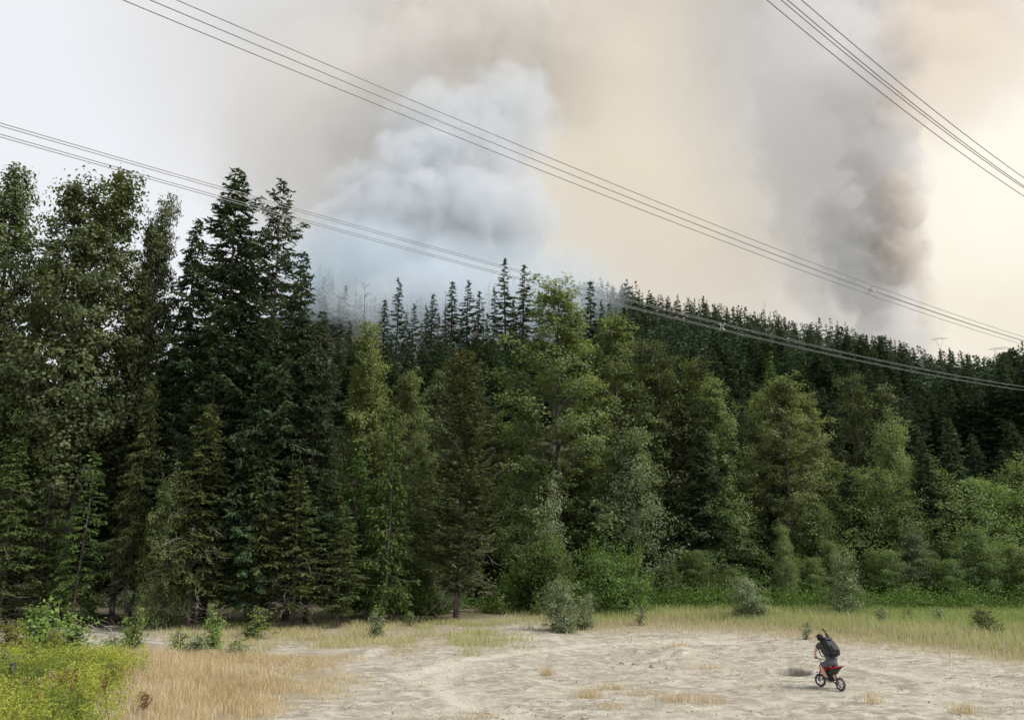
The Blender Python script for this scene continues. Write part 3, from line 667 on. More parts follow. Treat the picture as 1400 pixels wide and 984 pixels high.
# bright cottonwoods and pale trees lower on the slope
for (px, top, hw, Y, key, lab) in [
    (1160, 468, 30, 150, 'fir3', 'dark fir low on the slope behind the tall cottonwood of the pointed tree'),
    (1052, 480, 26, 128, 'ced1', 'fresh green conifer low on the slope under the wires'),
    (1290, 520, 44, 132, 'fir1', 'broad dark fir on the slope above the rounded alders'),
    (1345, 512, 52, 130, 'fir3', 'broad dark fir with sweeping boughs above the last alders'),
    (1405, 490, 52, 134, 'fir1', 'broad dark fir beside the one with sweeping boughs'),
    (1240, 548, 40, 112, 'fir4', 'fir with layered boughs behind the small pointed tree'),
    (1300, 600, 34, 80, 'fir3', 'small blue-green fir just above the rounded alders'),
    (1378, 575, 44, 92, 'fir4', 'fir with level boughs just above the last alders'),
    (1140, 560, 36, 90, 'fir3', 'fir between egg-shaped cottonwood and tall cottonwood behind it')]:
    x, y, z, h, r = at(px, top, hw, Y)
    if h > 24: z += (h - 24) * 0; 
    plant('fir_tree', key, x, y, z, h, r, lab, 'tree', 'firs on the lower slope')
# ------------------------------------------------------------------ bushes
BUSH = [  # name, proto, px, top, half width, base py, label, category, group
 ('bush', 'shr1', 742, 738, 62, 838, 'large round green bush under the pale slender sapling', 'bush', 'round bushes at the wood edge'),
 ('bush', 'shr2', 838, 752, 66, 838, 'large round yellow-green bush behind the grey-green willow', 'bush', 'round bushes at the wood edge'),
 ('bush', 'al1', 598, 758, 40, 838, 'round grey-green bush beside the foot of the brownish pine', 'bush', 'round bushes at the wood edge'),
 ('bush', 'shr2', 575, 792, 28, 840, 'low bush between fallen log and brownish pine', 'bush', 'round bushes at the wood edge'),
 ('bush', 'shr1', 690, 796, 26, 838, 'low bush behind the small wooden post', 'bush', 'round bushes at the wood edge'),
 ('bush', 'al3', 918, 770, 24, 830, 'narrow leafy bush at the edge of the green grass behind the lone sapling', 'bush', 'bushes at the end of the meadow'),
 ('bush', 'al2', 955, 752, 36, 829, 'leafy bush under the broad double cottonwood', 'bush', 'bushes at the end of the meadow'),
 ('bush', 'al1', 1002, 778, 30, 830, 'low bush behind the grey willow in the meadow', 'bush', 'bushes at the end of the meadow'),
 ('bush', 'al2', 1108, 762, 34, 829, 'leafy bush between grey willow and pale upright sapling', 'bush', 'bushes at the end of the meadow'),
 ('bush', 'al3', 1140, 738, 24, 828, 'upright bush just behind the pale upright sapling', 'bush', 'bushes at the end of the meadow'),
 ('bush', 'al2', 1218, 752, 38, 829, 'leafy bush under the small pointed tree', 'bush', 'bushes at the end of the meadow'),
 ('bush', 'grey_alder', 1256, 726, 32, 828, 'grey-green bush under the first rounded alder', 'bush', 'bushes at the end of the meadow'),
 ('bush', 'al2', 1300, 764, 34, 830, 'low dark bush under the rounded alders', 'bush', 'bushes at the end of the meadow'),
 ('bush', 'al1', 1342, 722, 46, 829, 'tall dark bush behind the olive rounded bush', 'bush', 'bushes at the end of the meadow'),
 ('bush', 'al2', 1398, 744, 44, 830, 'low dark bush under the last alder in view', 'bush', 'bushes at the end of the meadow'),
 ('willow_bush', 'wil1', 768, 793, 32, 861, 'grey-green willow bush alone where sand meets the meadow', 'bush', 'willow bushes in the meadow'),
 ('willow_bush', 'wil1', 800, 812, 20, 857, 'smaller willow bush leaning against the lone grey-green one', 'bush', 'willow bushes in the meadow'),
 ('willow_bush', 'wil1', 1026, 790, 34, 846, 'thin grey willow bush standing in the green meadow', 'bush', 'willow bushes in the meadow'),
 ('willow_sapling', 'wil2', 1157, 752, 24, 842, 'pale upright sapling standing in the green meadow', 'sapling', None),
 ('willow_sapling', 'wil2', 1186, 775, 26, 826, 'pale sapling behind the upright one in the meadow', 'sapling', None),
 ('small_sapling', 'weedy', 875, 828, 12, 854, 'thin sapling by itself at the edge of the meadow', 'sapling', None),
 ('small_sapling', 'weedy', 1103, 849, 10, 875, 'tiny sapling on the sand beside the rider', 'sapling', None),
 ('small_bush', 'weedy', 1207, 829, 13, 852, 'small pale bush in the meadow nearest the upright sapling', 'bush', 'small bushes in the meadow'),
 ('small_bush', 'sm1', 1245, 833, 10, 849, 'small green bush in the middle of the three in the meadow', 'bush', 'small bushes in the meadow'),
 ('small_bush', 'weedy', 1283, 830, 12, 850, 'small thin bush in the meadow next to the olive one', 'bush', 'small bushes in the meadow'),
 ('olive_bush', 'olive_bush', 1350, 826, 27, 868, 'dense olive rounded bush at the meadow edge', 'bush', None),
 ('small_bush', 'sage', 515, 838, 14, 870, 'small grey-green bush between fallen log and sand', 'bush', 'small bushes by the bare sand'),
 ('small_bush', 'sm2', 560, 834, 10, 854, 'tiny green bush at the end of the fallen sticks', 'bush', 'small bushes by the bare sand'),
 ('small_bush', 'sm1', 684, 812, 12, 840, 'small bright green bush beside the wooden post', 'bush', 'small bushes by the bare sand'),
 ('small_bush', 'sm1', 346, 836, 22, 870, 'compact dark green bush at the foot of the dark firs', 'bush', 'small bushes by the bare sand'),
 ('small_bush', 'sm1', 290, 838, 18, 890, 'upright bright green bush above the golden grass', 'bush', 'small bushes by the bare sand'),
 ('small_bush', 'sm2', 248, 862, 22, 893, 'low pale green bush beside the upright bright one', 'bush', 'small bushes by the bare sand'),
 ('small_bush', 'sage', 268, 868, 20, 894, 'low grey-green bush touching the golden grass', 'bush', 'small bushes by the bare sand'),
 ('small_bush', 'sm2', 322, 874, 20, 896, 'sparse low bush trailing beside the golden grass', 'bush', 'small bushes by the bare sand'),
 ('small_bush', 'sm1', 180, 838, 20, 882, 'upright leafy bush beside the heap of grey sticks', 'bush', 'small bushes by the bare sand'),
 ('small_bush', 'sage', 152, 870, 18, 892, 'grey-green low bush in front of the heap of grey sticks', 'bush', 'small bushes by the bare sand'),
 ('leafy_bush', 'big_leaf', 55, 828, 36, 884, 'large-leaved green bush between the two yellow shrubs', 'bush', None),
 ('leafy_bush', 'sm1', 88, 848, 36, 900, 'dense green bush in front of the large-leaved one', 'bush', None),
 ('yellow_shrub', 'br1', 14, 846, 26, 902, 'bigger yellow-green feathery shrub by the large-leaved bush', 'shrub', 'yellow shrubs'),
 ('yellow_shrub', 'br1', 68, 858, 18, 905, 'smaller yellow-green feathery shrub beside the dense green bush', 'shrub', 'yellow shrubs'),
 ('yellow_shrub', 'br1', 40, 882, 20, 920, 'low yellow shrub rising out of the tall weeds', 'shrub', 'yellow shrubs'),
 ('weed_clump', 'br1', 112, 898, 24, 935, 'rounded clump of yellow-green weeds bordering the golden grass', 'shrub', 'weed clumps'),
 ('weed_clump', 'sm1', 78, 905, 24, 940, 'rounded clump of darker green weeds inside the yellow-green patch', 'shrub', 'weed clumps'),
 ('weed_clump', 'br1', 150, 905, 20, 948, 'yellow-green weed clump leaning into the golden grass', 'shrub', 'weed clumps'),
 ('weed_clump', 'br1', 20, 925, 28, 970, 'yellow-green weed clump beside the dark post stump', 'shrub', 'weed clumps'),
 ('weed_clump', 'br1', 104, 940, 26, 990, 'yellow-green weed clump below the pink stalks', 'shrub', 'weed clumps'),
 ('weed_clump', 'sage', 6, 892, 22, 928, 'grey-green weed clump behind the dark post stump', 'shrub', 'weed clumps'),
]
for (nm, key, px, top, hw, base, lab, cat, grp) in BUSH:
    x, y, z, h, r = at(px, top, hw, None, base)
    plant(nm, key, x, y, z, h, r, lab.replace('nearest', 'closest to'), cat, grp, trunk='stems', crown='leaves')
# ------------------------------------------------------------------ trees on the hill
rng = np.random.default_rng(5)
CANOPY = ([-200, 0, 240, 330, 430, 460, 560, 680, 760, 850, 880, 930, 1000, 1060, 1120, 1175, 1230, 1300, 1400, 1600],
          [240, 235, 350, 240, 300, 440, 480, 480, 420, 460, 490, 480, 530, 530, 540, 520, 560, 540, 520, 520])
cand = []
for az in np.arange(-.62, .82, .0086):
    d = 96.0
    while d < 420:
        a = az + rng.uniform(-.006, .006); dd = d + rng.uniform(-3, 3)
        x, y = dd * math.sin(a), dd * math.cos(a)
        D = np.interp(a, _ra, _rd)
        if dd < D + 14 and not (a > .33 and dd < 128):
            h = (9.5 + 7.5 * rng.random() ** .8) * (1.25 if rng.random() < .10 else 1) * (.8 + .4 * float(vnoise(x / 14, y / 14, 8)))
            z = float(hill_z(x, y)) - .5
            px, py = project(x, y, z + h)
            lim = np.interp(px, [q[0] for q in RIDGE], [q[1] for q in RIDGE]) + 11 - 24 * float(vnoise(px / 24, .5, 7)) - 9 * float(vnoise(px / 8, .5, 9)) + rng.uniform(0, 5)   # crowns keep to the smooth line of the crest
            if py < lim: h = max(7., h - (lim - py) * dd / F); px, py = project(x, y, z + h)
            vis = py < np.interp(px, *CANOPY) + 40 and -60 < px < 1460
            cand.append((dd, x, y, z, h, float(px), float(py), vis))
        d += 3.9 + d * .005
# the burning spur: nothing of the chance planting where the tall survivors stand
BURN = [(690, 353, 200, 0), (716, 362, 205, 1), (545, 380, 195, 2), (566, 415, 185, 0), (592, 402, 210, 1), (583, 418, 190, 2), (618, 385, 200, 1),
        (640, 383, 205, 0), (655, 398, 198, 1), (676, 392, 215, 2), (702, 410, 190, 1), (806, 385, 185, 1), (822, 410, 190, 2), (737, 400, 195, 0), (526, 410, 190, 1),
        (556, 430, 180, 0), (608, 425, 180, 2), (666, 428, 182, 0), (632, 440, 175, 1), (478, 438, 185, 2), (462, 455, 180, 0), (790, 425, 185, 2), (775, 420, 205, 1)]
keep = []
for c in cand:
    if 445 < c[5] < 835 and c[0] < 235 and c[6] < 462: continue
    if c[5] < 800 and 235 <= c[0] < 300 and rng.random() < .55: continue
    keep.append(c)
for i, (px, top, Y, v) in enumerate(BURN):
    x, y, z, h, r = at(px, top, 20, Y)
    plant('burnt_fir', 'burn%d' % v, x, y, z - .3, h + .3, rng.uniform(3.6, 5.0) * h / 27, 'tall ragged fir standing in drifting smoke on the burning slope', 'tree', 'firs on the burning slope', crown='crown')
for i, (px, top, Y) in enumerate([(600, 428, 178), (648, 440, 172), (612, 445, 176), (575, 442, 176), (500, 440, 170)]):
    x, y, z, h, r = at(px, top, 16, Y)
    plant('singed_fir', 'singe', x, y, z - .3, h + .3, 2.4, 'thin fir with reddish singed needles on the burning slope', 'tree', 'singed firs on the burning slope')
for i, (px, top, Y, hh, lab) in enumerate([(500, 383, 170, 20, 'bare forked snag with curved branches against the blue smoke'), (610, 395, 205, 24, 'bare pointed snag between the smoking firs'),
        (662, 405, 200, 22, 'thin bare snag beside the highest smoking fir'), (698, 425, 190, 16, 'short black broken trunk between the smoking firs'),
        (1044, 408, 335, 26, 'thin bare snag sticking out of the ridge trees'), (1047, 452, 220, 26, 'pale bare snag on the green slope under the wires'), (1051, 446, 225, 28, 'thin pale snag beside the other one under the wires')]):
    x, y, z, h, r = at(px, top, 10, Y)
    if h > hh: z += 0
    pale = 'pale' in lab
    snag('snag', x, y, z - .3, h + .3, .28 if 'black' in lab else .17, 200 + i, lab, nbr=[26, 14, 14, 3, 4, 4, 4][i], mat='dead' if pale else 'char', spread=[6.5, 2.2, 2.2, .8, 1, 1, 1][i], updir=.75 if i == 0 else .2)
vis = sorted([c for c in keep if c[7]], key=lambda c: -c[4] / c[0])
solo = vis[:285]; rest = vis[285:] + [c for c in keep if not c[7] and c[6] < np.interp(c[5], *CANOPY) + 20 and -40 < c[5] < 1450]
for i, (d, x, y, z, h, px, py, v) in enumerate(solo):
    key = 'hill%d' % rng.integers(0, 5) if d > 185 else ['fir1', 'fir3', 'fir4'][rng.integers(0, 3)]
    ridge = d > np.interp(math.atan2(x, y), _ra, _rd) - 22
    if ridge: plant('conifer', key, x, y, z, h, h * rng.uniform(.18, .30), 'dark conifer on the crest of the ridge, spiky top against the smoke', 'tree', 'conifers along the ridge crest')
    else: plant('conifer', key, x, y, z, h, h * rng.uniform(.18, .30), 'dark conifer on the hillside below the ridge crest', 'tree', 'conifers on the hillside')
# everything further: one mass of forest
base_t, base_c, H0, R0 = PROTO['hill0']
def far_template(seed):
    t_, c_ = far_conifer('forest_template', seed, 22, 3.4, nb=40, m=3, big=1.9)
    V = np.empty(len(c_.vertices) * 3, dtype=np.float32); c_.vertices.foreach_get('co', V)
    ti = np.empty(len(c_.polygons), dtype=np.float32); c_.attributes['tint'].data.foreach_get('value', ti)
    bpy.data.meshes.remove(t_); bpy.data.meshes.remove(c_)
    return V.reshape(-1, 4, 3), ti
tmpl = [far_template(900 + i) for i in range(4)]
QF = []; TF = []
for (d, x, y, z, h, px, py, v) in rest:
    q, ti = tmpl[rng.integers(0, 4)]
    a = rng.uniform(0, 6.28); ca, sa = math.cos(a), math.sin(a); k = rng.uniform(.85, 1.6) * h / 19
    q2 = np.stack([(q[..., 0] * ca - q[..., 1] * sa) * k + x, (q[..., 0] * sa + q[..., 1] * ca) * k + y, q[..., 2] * h / 22 + z], -1)
    QF.append(q2); TF.append(np.clip(ti + rng.normal(0, .15), 0, 1))
forest = tag(link('forest', quads('forest', np.concatenate(QF), np.concatenate(TF)), M['hill']), 'dark conifer forest covering the hill behind the first trees', 'forest', kind='stuff')


# ------------------------------------------------------------------ grass and ground cover
def straw(name, cols, trans=.3):
    m, t, out = new_mat(name)
    at_ = N(t, 'ShaderNodeAttribute', attribute_name='tint')
    rmp = N(t, 'ShaderNodeValToRGB'); e = rmp.color_ramp.elements
    while len(e) < len(cols): e.new(.5)
    for i, cc in enumerate(cols): e[i].position = i / (len(cols) - 1); e[i].color = cc + (1,)
    t.links.new(at_.outputs['Fac'], rmp.inputs[0])
    p = N(t, 'ShaderNodeBsdfPrincipled'); p.inputs['Roughness'].default_value = .7; p.inputs['Specular IOR Level'].default_value = .2
    tr = N(t, 'ShaderNodeBsdfTranslucent'); mx = N(t, 'ShaderNodeMixShader'); mx.inputs[0].default_value = trans
    t.links.new(rmp.outputs[0], p.inputs['Base Color']); t.links.new(rmp.outputs[0], tr.inputs['Color'])
    t.links.new(p.outputs[0], mx.inputs[1]); t.links.new(tr.outputs[0], mx.inputs[2]); t.links.new(mx.outputs[0], out.inputs['Surface'])
    return m
M['grass'] = straw('meadow_grass', [(0.52, 0.44, 0.27), (0.45, 0.44, 0.21), (0.33, 0.39, 0.13), (0.20, 0.29, 0.07)], .4)
M['gold'] = straw('golden_dry_grass', [(0.36, 0.28, 0.15), (0.50, 0.39, 0.22), (0.60, 0.50, 0.32), (0.70, 0.62, 0.47)])
M['weed'] = straw('weed_leaf', [(0.08, 0.13, 0.03), (0.18, 0.23, 0.04), (0.31, 0.35, 0.05), (0.43, 0.44, 0.09)])
def blades(xy, h, w, tint, rng, bend=.3):
    n = len(xy); z = ground_z(xy[:, 0], xy[:, 1]) - .02
    B = np.column_stack([xy, z]); a = rng.uniform(0, 6.283, n)
    wv = np.column_stack([np.cos(a), np.sin(a), np.zeros(n)]) * (w * .5)[:, None]
    a2 = rng.uniform(0, 6.283, n); bd = np.column_stack([np.cos(a2), np.sin(a2), np.zeros(n)]) * (h * bend * rng.uniform(.2, 1.3, n))[:, None]
    up = np.array([0, 0, 1.]) * h[:, None]
    Mi = B + bd * .3 + up * .6; T = B + bd + up
    Q = np.stack([B - wv, B + wv, Mi + wv * .8, Mi - wv * .8], 1)
    Q2 = np.stack([Mi - wv * .8, Mi + wv * .8, T + wv * .12, T - wv * .12], 1)
    return np.concatenate([Q, Q2]), np.concatenate([tint, tint])
def scatter(n, x0, x1, y0, y1, rng, clump=0.):
    P = np.column_stack([rng.uniform(x0, x1, n), rng.uniform(y0, y1, n)])
    px, py = project(P[:, 0], P[:, 1], ground_z(P[:, 0], P[:, 1]))
    return P, px, py
rng = np.random.default_rng(21)
Q = []; T_ = []
# meadow band: green at the back, straw towards the sand
P, px, py = scatter(215000, -6, 62, 27, 66, rng)
g = zone_green(px, py); s_ = zone_straw_edge(px, py)
patch = fbm(P[:, 0] / 2.5, P[:, 1] / 2.5, 61)
k = (rng.random(len(P)) < np.clip(g * (.35 + .9 * patch) + s_ * .7, 0, 1) * .85) & (px > -40) & (px < 1450) & (py > 812)
P, px, py = P[k], px[k], py[k]
dlow = np.interp(px, *GREEN_LOW) - py
ti = np.clip(.12 + 1.0 * dlow / (np.interp(px, *GREEN_LOW) - 822) + rng.normal(0, .16, len(P)) + .5 * (fbm(P[:, 0] / 3, P[:, 1] / 3, 63) - .5), 0, 1)
h = rng.uniform(.22, .58, len(P)) * (.55 + .45 * sstep(0, 14, dlow))
q, t2 = blades(P, h, rng.uniform(.012, .03, len(P)), ti, rng); Q.append(q); T_.append(t2)
# thin dry strip under the trees
P, px, py = scatter(120000, -30, 6, 26, 48, rng)
k = (rng.random(len(P)) < zone_strip(px, py) * sstep(.35, .62, fbm(P[:, 0] / 1.8, P[:, 1] / 1.8, 65))) & (px > -40) & (py > 835)
P = P[k]; ti = np.clip(rng.normal(.15, .15, len(P)) + .5 * (px[k] > 560) * rng.random(len(P)), 0, 1)
q, t2 = blades(P, rng.uniform(.12, .34, len(P)), rng.uniform(.012, .026, len(P)), ti, rng, .5); Q.append(q); T_.append(t2)
tag(link('meadow_grass', quads('meadow_grass', np.concatenate(Q), np.concatenate(T_)), M['grass']), 'green to straw coloured grass of the meadow at the wood edge', 'grass', kind='stuff')
# golden grass
P, px, py = scatter(230000, -22, 2, 17.5, 33, rng)
k = (rng.random(len(P)) < zone_gold(px, py) * sstep(.34, .60, fbm(P[:, 0] / 1.0, P[:, 1] / 1.0, 67) + .14 * sstep(420, 260, px))) & (px > -30) & (py < 1010)
P = P[k]; pxk = px[k]
ti = np.clip(rng.normal(.5, .2, len(P)) + .7 * (fbm(P[:, 0] / 1.5, P[:, 1] / 1.5, 69) - .5), 0, 1)
q, t2 = blades(P, rng.uniform(.10, .44, len(P)) * (.35 + .65 * sstep(470, 260, pxk)), rng.uniform(.006, .014, len(P)), ti, rng, .35)
# sparse dead stalks on the bare sand
P2, px, py = scatter(110000, -8, 42, 18, 46, rng)
cl = sstep(.56, .74, fbm(P2[:, 0] / 2.2, P2[:, 1] / 1.3, 71)) * .5 + sstep(.6, .8, fbm(P2[:, 0] / .5, P2[:, 1] / .5, 72)) * .22 + .03
k = (rng.random(len(P2)) < cl) & (py > np.interp(px, *GREEN_LOW)) & (px > 380)
P2 = P2[k]; ti2 = np.clip(rng.normal(.35, .3, len(P2)), 0, 1)
q2, t3 = blades(P2, rng.uniform(.02, .14, len(P2)), rng.uniform(.006, .014, len(P2)), ti2, rng, 1.6)
tag(link('golden_grass', quads('golden_grass', np.concatenate([q, q2]), np.concatenate([t2, t3])), M['gold']), 'tall golden dry grass at the edge of the bare sand', 'grass', kind='stuff')
# yellow-green weeds
P, px, py = scatter(16000, -22, -6, 17, 30, rng)
k = (rng.random(len(P)) < zone_weed(px, py) * (.3 + .9 * fbm(P[:, 0] / 1.5, P[:, 1] / 1.5, 73))) & (px > -40) & (py < 1020)
P = P[k][:5200]
Q = []; T_ = []
nst = len(P); hs = rng.uniform(.35, .85, nst); pt = np.clip(.50 + 1.9 * (fbm(P[:, 0] / 1.1, P[:, 1] / 1.1, 75) - .5) + rng.normal(0, .14, nst), 0, 1)
q, t2 = blades(P, hs, np.full(nst, .014), pt * .6, rng, .2); Q.append(q); T_.append(t2)
gz = ground_z(P[:, 0], P[:, 1])
nl_ = 22
for j in range(nl_):
    f = rng.uniform(.3, 1.05, nst)
    C = np.column_stack([P[:, 0] + rng.normal(0, .07, nst), P[:, 1] + rng.normal(0, .07, nst), gz + hs * f])
    Q.append(leaf_quads(C, .085, rng, None, .3, .2, .26)); T_.append(np.clip(pt + rng.normal(0, .09, nst) + .25 * (f - .6), 0, 1))
tag(link('weeds', quads('weeds', np.concatenate(Q), np.concatenate(T_)), M['weed']), 'dense yellow-green weeds beside the golden grass', 'weeds', kind='stuff')
# undergrowth along the foot of the wood
Q = []; T_ = []
def mound(px, py, w, hgt, n):
    x, y = flat(px, py); zc = terrain(x, y)
    C = np.column_stack([x + rng.normal(0, w, n), y + rng.normal(0, w * .7, n), zc + np.abs(rng.normal(0, .5, n)) * hgt])
    Q.append(leaf_quads(C, .15, rng, None, .5, .2, .7)); T_.append(np.clip(rng.normal(.5, .25, n), 0, 1))
for i in range(150):
    px = rng.uniform(860, 1420); mound(px, rng.uniform(829, 834) + .004 * (px - 860), rng.uniform(.4, 1.0), rng.uniform(.6, 1.7), 240)
for i in range(60):
    px = rng.uniform(500, 880); mound(px, rng.uniform(830, 839), rng.uniform(.3, .8), rng.uniform(.4, 1.2), 180)
tag(link('undergrowth', quads('undergrowth', np.concatenate(Q), np.concatenate(T_)), M['shrub']), 'low bright green undergrowth along the foot of the wood', 'undergrowth', kind='stuff')
# deep shade plants between the trunks
Q = []; T_ = []
for i in range(150):
    x = rng.uniform(-38, 55); y = rng.uniform(53 if x < -2 else 62, 84); n = 220
    w = rng.uniform(.8, 1.6); hh = rng.uniform(1.0, 3.0)
    C = np.column_stack([x + rng.normal(0, w, n), y + rng.normal(0, w, n), rng.uniform(0, hh, n)])
    Q.append(leaf_quads(C, .26, rng, None, .5, .2, .7)); T_.append(np.clip(rng.normal(.4, .25, n), 0, 1))
tag(link('shade_undergrowth', quads('shade_undergrowth', np.concatenate(Q), np.concatenate(T_)), M['alder']), 'dark undergrowth filling the shade between the trunks', 'undergrowth', kind='stuff')
# tufts that stand alone on the sand
def tuft(px, py, w, h, n, label, seed, grp='dry grass tufts on the sand', mat='gold', name='grass_tuft', bend=.5):
    r_ = np.random.default_rng(seed); x, y = flat(px, py)
    P = np.column_stack([r_.normal(0, w, n), r_.normal(0, w * .7, n)])
    Q, t_ = blades(P + np.array([x, y]), r_.uniform(.4, 1.0, n) * h, r_.uniform(.008, .016, n), np.clip(r_.normal(.5, .25, n), 0, 1), r_, bend)
    z = float(ground_z(x, y)); Q = Q - np.array([x, y, z])
    o = link(name, quads(name, Q, t_), M[mat]); o.location = (x, y, z)
    return tag(o, label, 'grass tuft', grp, 'stuff')
tuft(748, 918, .14, .34, 150, 'small upright golden tuft alone on the pale sand beside the curved track', 1)
tuft(806, 944, .24, .36, 220, 'golden tuft at the head of the long straggling row of tufts', 2)
tuft(836, 936, .25, .3, 150, 'low golden tuft second in the long straggling row', 3)
tuft(875, 943, .35, .24, 170, 'flattened golden tuft in the middle of the long straggling row', 4)
tuft(930, 953, .4, .34, 260, 'wide golden tuft at the tail of the long straggling row', 5)
tuft(968, 958, .35, .28, 180, 'thin brown tuft ending the long straggling row', 6)
tuft(838, 962, .28, .2, 140, 'low flat golden tuft below the long straggling row', 7)
tuft(1192, 958, .16, .42, 90, 'sparse brown weed tuft beside the rear wheel of the motorbike', 8)
tuft(1318, 970, .2, .36, 170, 'golden tuft on the far side of the rut from the rider', 9)
tuft(660, 976, .4, .2, 200, 'broad low golden tuft beside dark clods', 10)
tuft(925, 893, .3, .26, 130, 'golden tuft on the low mound of spoil', 11)
tuft(965, 910, .4, .22, 200, 'low golden tuft between mound of spoil and the hole', 12)
tuft(1040, 938, .3, .14, 90, 'low sparse tuft between the hole and the long row', 13)
tuft(700, 872, .4, .2, 120, 'faded tuft beside the lone willow bush', 14)
# ------------------------------------------------------------------ power lines: three phases, four conductors each, spacers
DL = np.array([0.773, 0.634]); DL = DL / np.linalg.norm(DL); NL = np.array([DL[1], -DL[0]])
M['wire'] = solid('aluminium_conductor', (0.20, 0.20, 0.20), .45, .6, var=.15)
M['steel'] = solid('galvanised_steel_hazed', (0.50, 0.49, 0.46), .6, .2, var=.15)  # steel lightened so the towers fade into the sky, haze put into the colour
PHASES = [(-24.7, [(205, 0), (700, 206), (1190, 396), (1400, 466)], (1190, 396), 'bundle of four conductors crossing the whole sky, middle of the three phases'),
          (-37.3, [(0, 176), (430, 302), (987, 446), (1400, 531)], (987, 446), 'bundle of four conductors lowest over the treetops, passing behind the fir spires'),
          (-12.1, [(1072, 0), (1240, 138), (1400, 256)], None, 'bundle of four conductors high beside the veiled sun')]
def phase_point(off, px, py):
    r = ray(px, py); s = off / (NL @ r[:2]); P = r * s
    return float(DL @ P[:2]), float(P[2] + HC)
ROLL = {-24.7: 10, -37.3: -10, -12.1: -2}
for off, pts, spacer, lab in PHASES:
    cr_, sr_ = math.cos(R_(ROLL[off])), math.sin(R_(ROLL[off]))
    def roll(a, b): return a * cr_ - b * sr_, a * sr_ + b * cr_
    th = np.array([phase_point(off, *p) for p in pts])
    cf = np.polyfit(th[:, 0], th[:, 1], 2)
    cf[0] = max(cf[0], 2e-4)
    if len(pts): cf[2] += np.mean(th[:, 1] - np.polyval(cf, th[:, 0]))
    t0, t1 = th[0, 0] - 45, th[-1, 0] + 110
    s = np.linspace(t0, t1, 90)
    c0 = np.column_stack([DL[0] * s + NL[0] * off, DL[1] * s + NL[1] * off, np.polyval(cf, s)])
    o = empty('power_line', (0, 0, 0)); tag(o, lab, 'power line', 'phases of the power line')
    for (a, b_) in ((-.23, .23), (.23, .23), (-.23, -.23), (.23, -.23)):
        a, b_ = roll(a, b_); tb = Tubes(6); tb.add(c0 + np.array([NL[0] * a, NL[1] * a, b_]), .017, 6)
        link('conductor', tb.mesh('conductor'), M['wire'], o)
    sp = []
    if spacer: sp.append(phase_point(off, *spacer)[0])
    for st in sp:
        cpos = np.array([DL[0] * st + NL[0] * off, DL[1] * st + NL[1] * off, np.polyval(cf, st)])
        tb = Tubes(6); nl3 = np.array([NL[0], NL[1], 0]); up3 = np.array([0, 0, 1.]); dl3 = np.array([DL[0], DL[1], 0])
        fr = [cpos + nl3 * .11 * a + up3 * .11 * b_ for a, b_ in [roll(*q) for q in ((-1, -1), (1, -1), (1, 1), (-1, 1), (-1, -1))]]
        for i in range(4): tb.add([fr[i], fr[i + 1]], .03, 6)
        for a, b_ in ((-1, -1), (1, -1), (1, 1), (-1, 1)):
            a, b_ = roll(a, b_); A = cpos + nl3 * .11 * a + up3 * .11 * b_; B = cpos + nl3 * .23 * a + up3 * .23 * b_
            tb.add([A, B], .032, 6); tb.add([B - dl3 * .08, B + dl3 * .08], .042, 6)
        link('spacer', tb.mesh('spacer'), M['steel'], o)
# distant lattice towers of another line, seen over the ridge
def tower(px, top, Y, label, K=.3):
    r = ray(px, top); x = Y * r[0] / r[1]; zt = HC + Y * r[2] / r[1]; z = float(hill_z(x, Y)) - 1
    H = zt - z
    o = empty('lattice_tower', (x, Y, z), R_(-25)); tag(o, label, 'power tower', 'lattice towers behind the ridge')
    tb = Tubes(4); w = 4.0 * K; waist = H - 14 * K
    legs = [(-w, -w), (w, -w), (w, w), (-w, w)]
    def leg(a, b_, t): return np.array([a * (1 - .72 * t), b_ * (1 - .72 * t), waist * t])
    for a, b_ in legs: tb.add([leg(a, b_, 0), leg(a, b_, 1)], .16 * .35, 4)
    for i in range(4):
        for k in range(5):
            p0 = leg(*legs[i], k / 5); p1 = leg(*legs[(i + 1) % 4], (k + 1) / 5); p2 = leg(*legs[(i + 1) % 4], k / 5); p3 = leg(*legs[i], (k + 1) / 5)
            tb.add([p0, p1], .08 * .35, 4); tb.add([p2, p3], .08 * .35, 4)
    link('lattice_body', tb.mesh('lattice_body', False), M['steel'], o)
    tb = Tubes(4)
    for sx in (-1, 1):
        for yy in (-1.1, 1.1):
            tb.add([np.array([sx * 1.1 * K, yy * K, waist]), np.array([sx * 7.0 * K, yy * .6 * K, (H - 2.2 * K)])], .14 * .35, 4)
            for k in range(4):
                tb.add([np.array([sx * K * (1.1 + 5.9 * k / 4), yy * K, waist + ((H - 2.2 * K) - waist) * k / 4]), np.array([sx * K * (1.1 + 5.9 * (k + 1) / 4), -yy * .6 * K, waist + ((H - 2.2 * K) - waist) * (k + 1) / 4])], .07 * .35, 4)
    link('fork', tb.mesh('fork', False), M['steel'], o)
    tb = Tubes(4)
    for yy in (-.7, .7):
        tb.add([np.array([-13 * K, 0, (H - 1.7 * K)]), np.array([-7 * K, yy * K, (H - 2.2 * K)]), np.array([7 * K, yy * K, (H - 2.2 * K)]), np.array([13 * K, 0, (H - 1.7 * K)])], .13 * .35, 4)
        tb.add([np.array([-13 * K, 0, (H - 1.4 * K)]), np.array([-7 * K, yy * K, H]), np.array([7 * K, yy * K, H]), np.array([13 * K, 0, (H - 1.4 * K)])], .13 * .35, 4)
        for k in range(12): tb.add([np.array([K * (-7 + k * 14 / 12), yy * K, (H - 2.2 * K) if k % 2 else H]), np.array([K * (-7 + (k + 1) * 14 / 12), yy * K, H if k % 2 else (H - 2.2 * K)])], .07 * .35, 4)
    link('crossarm', tb.mesh('crossarm', False), M['steel'], o)
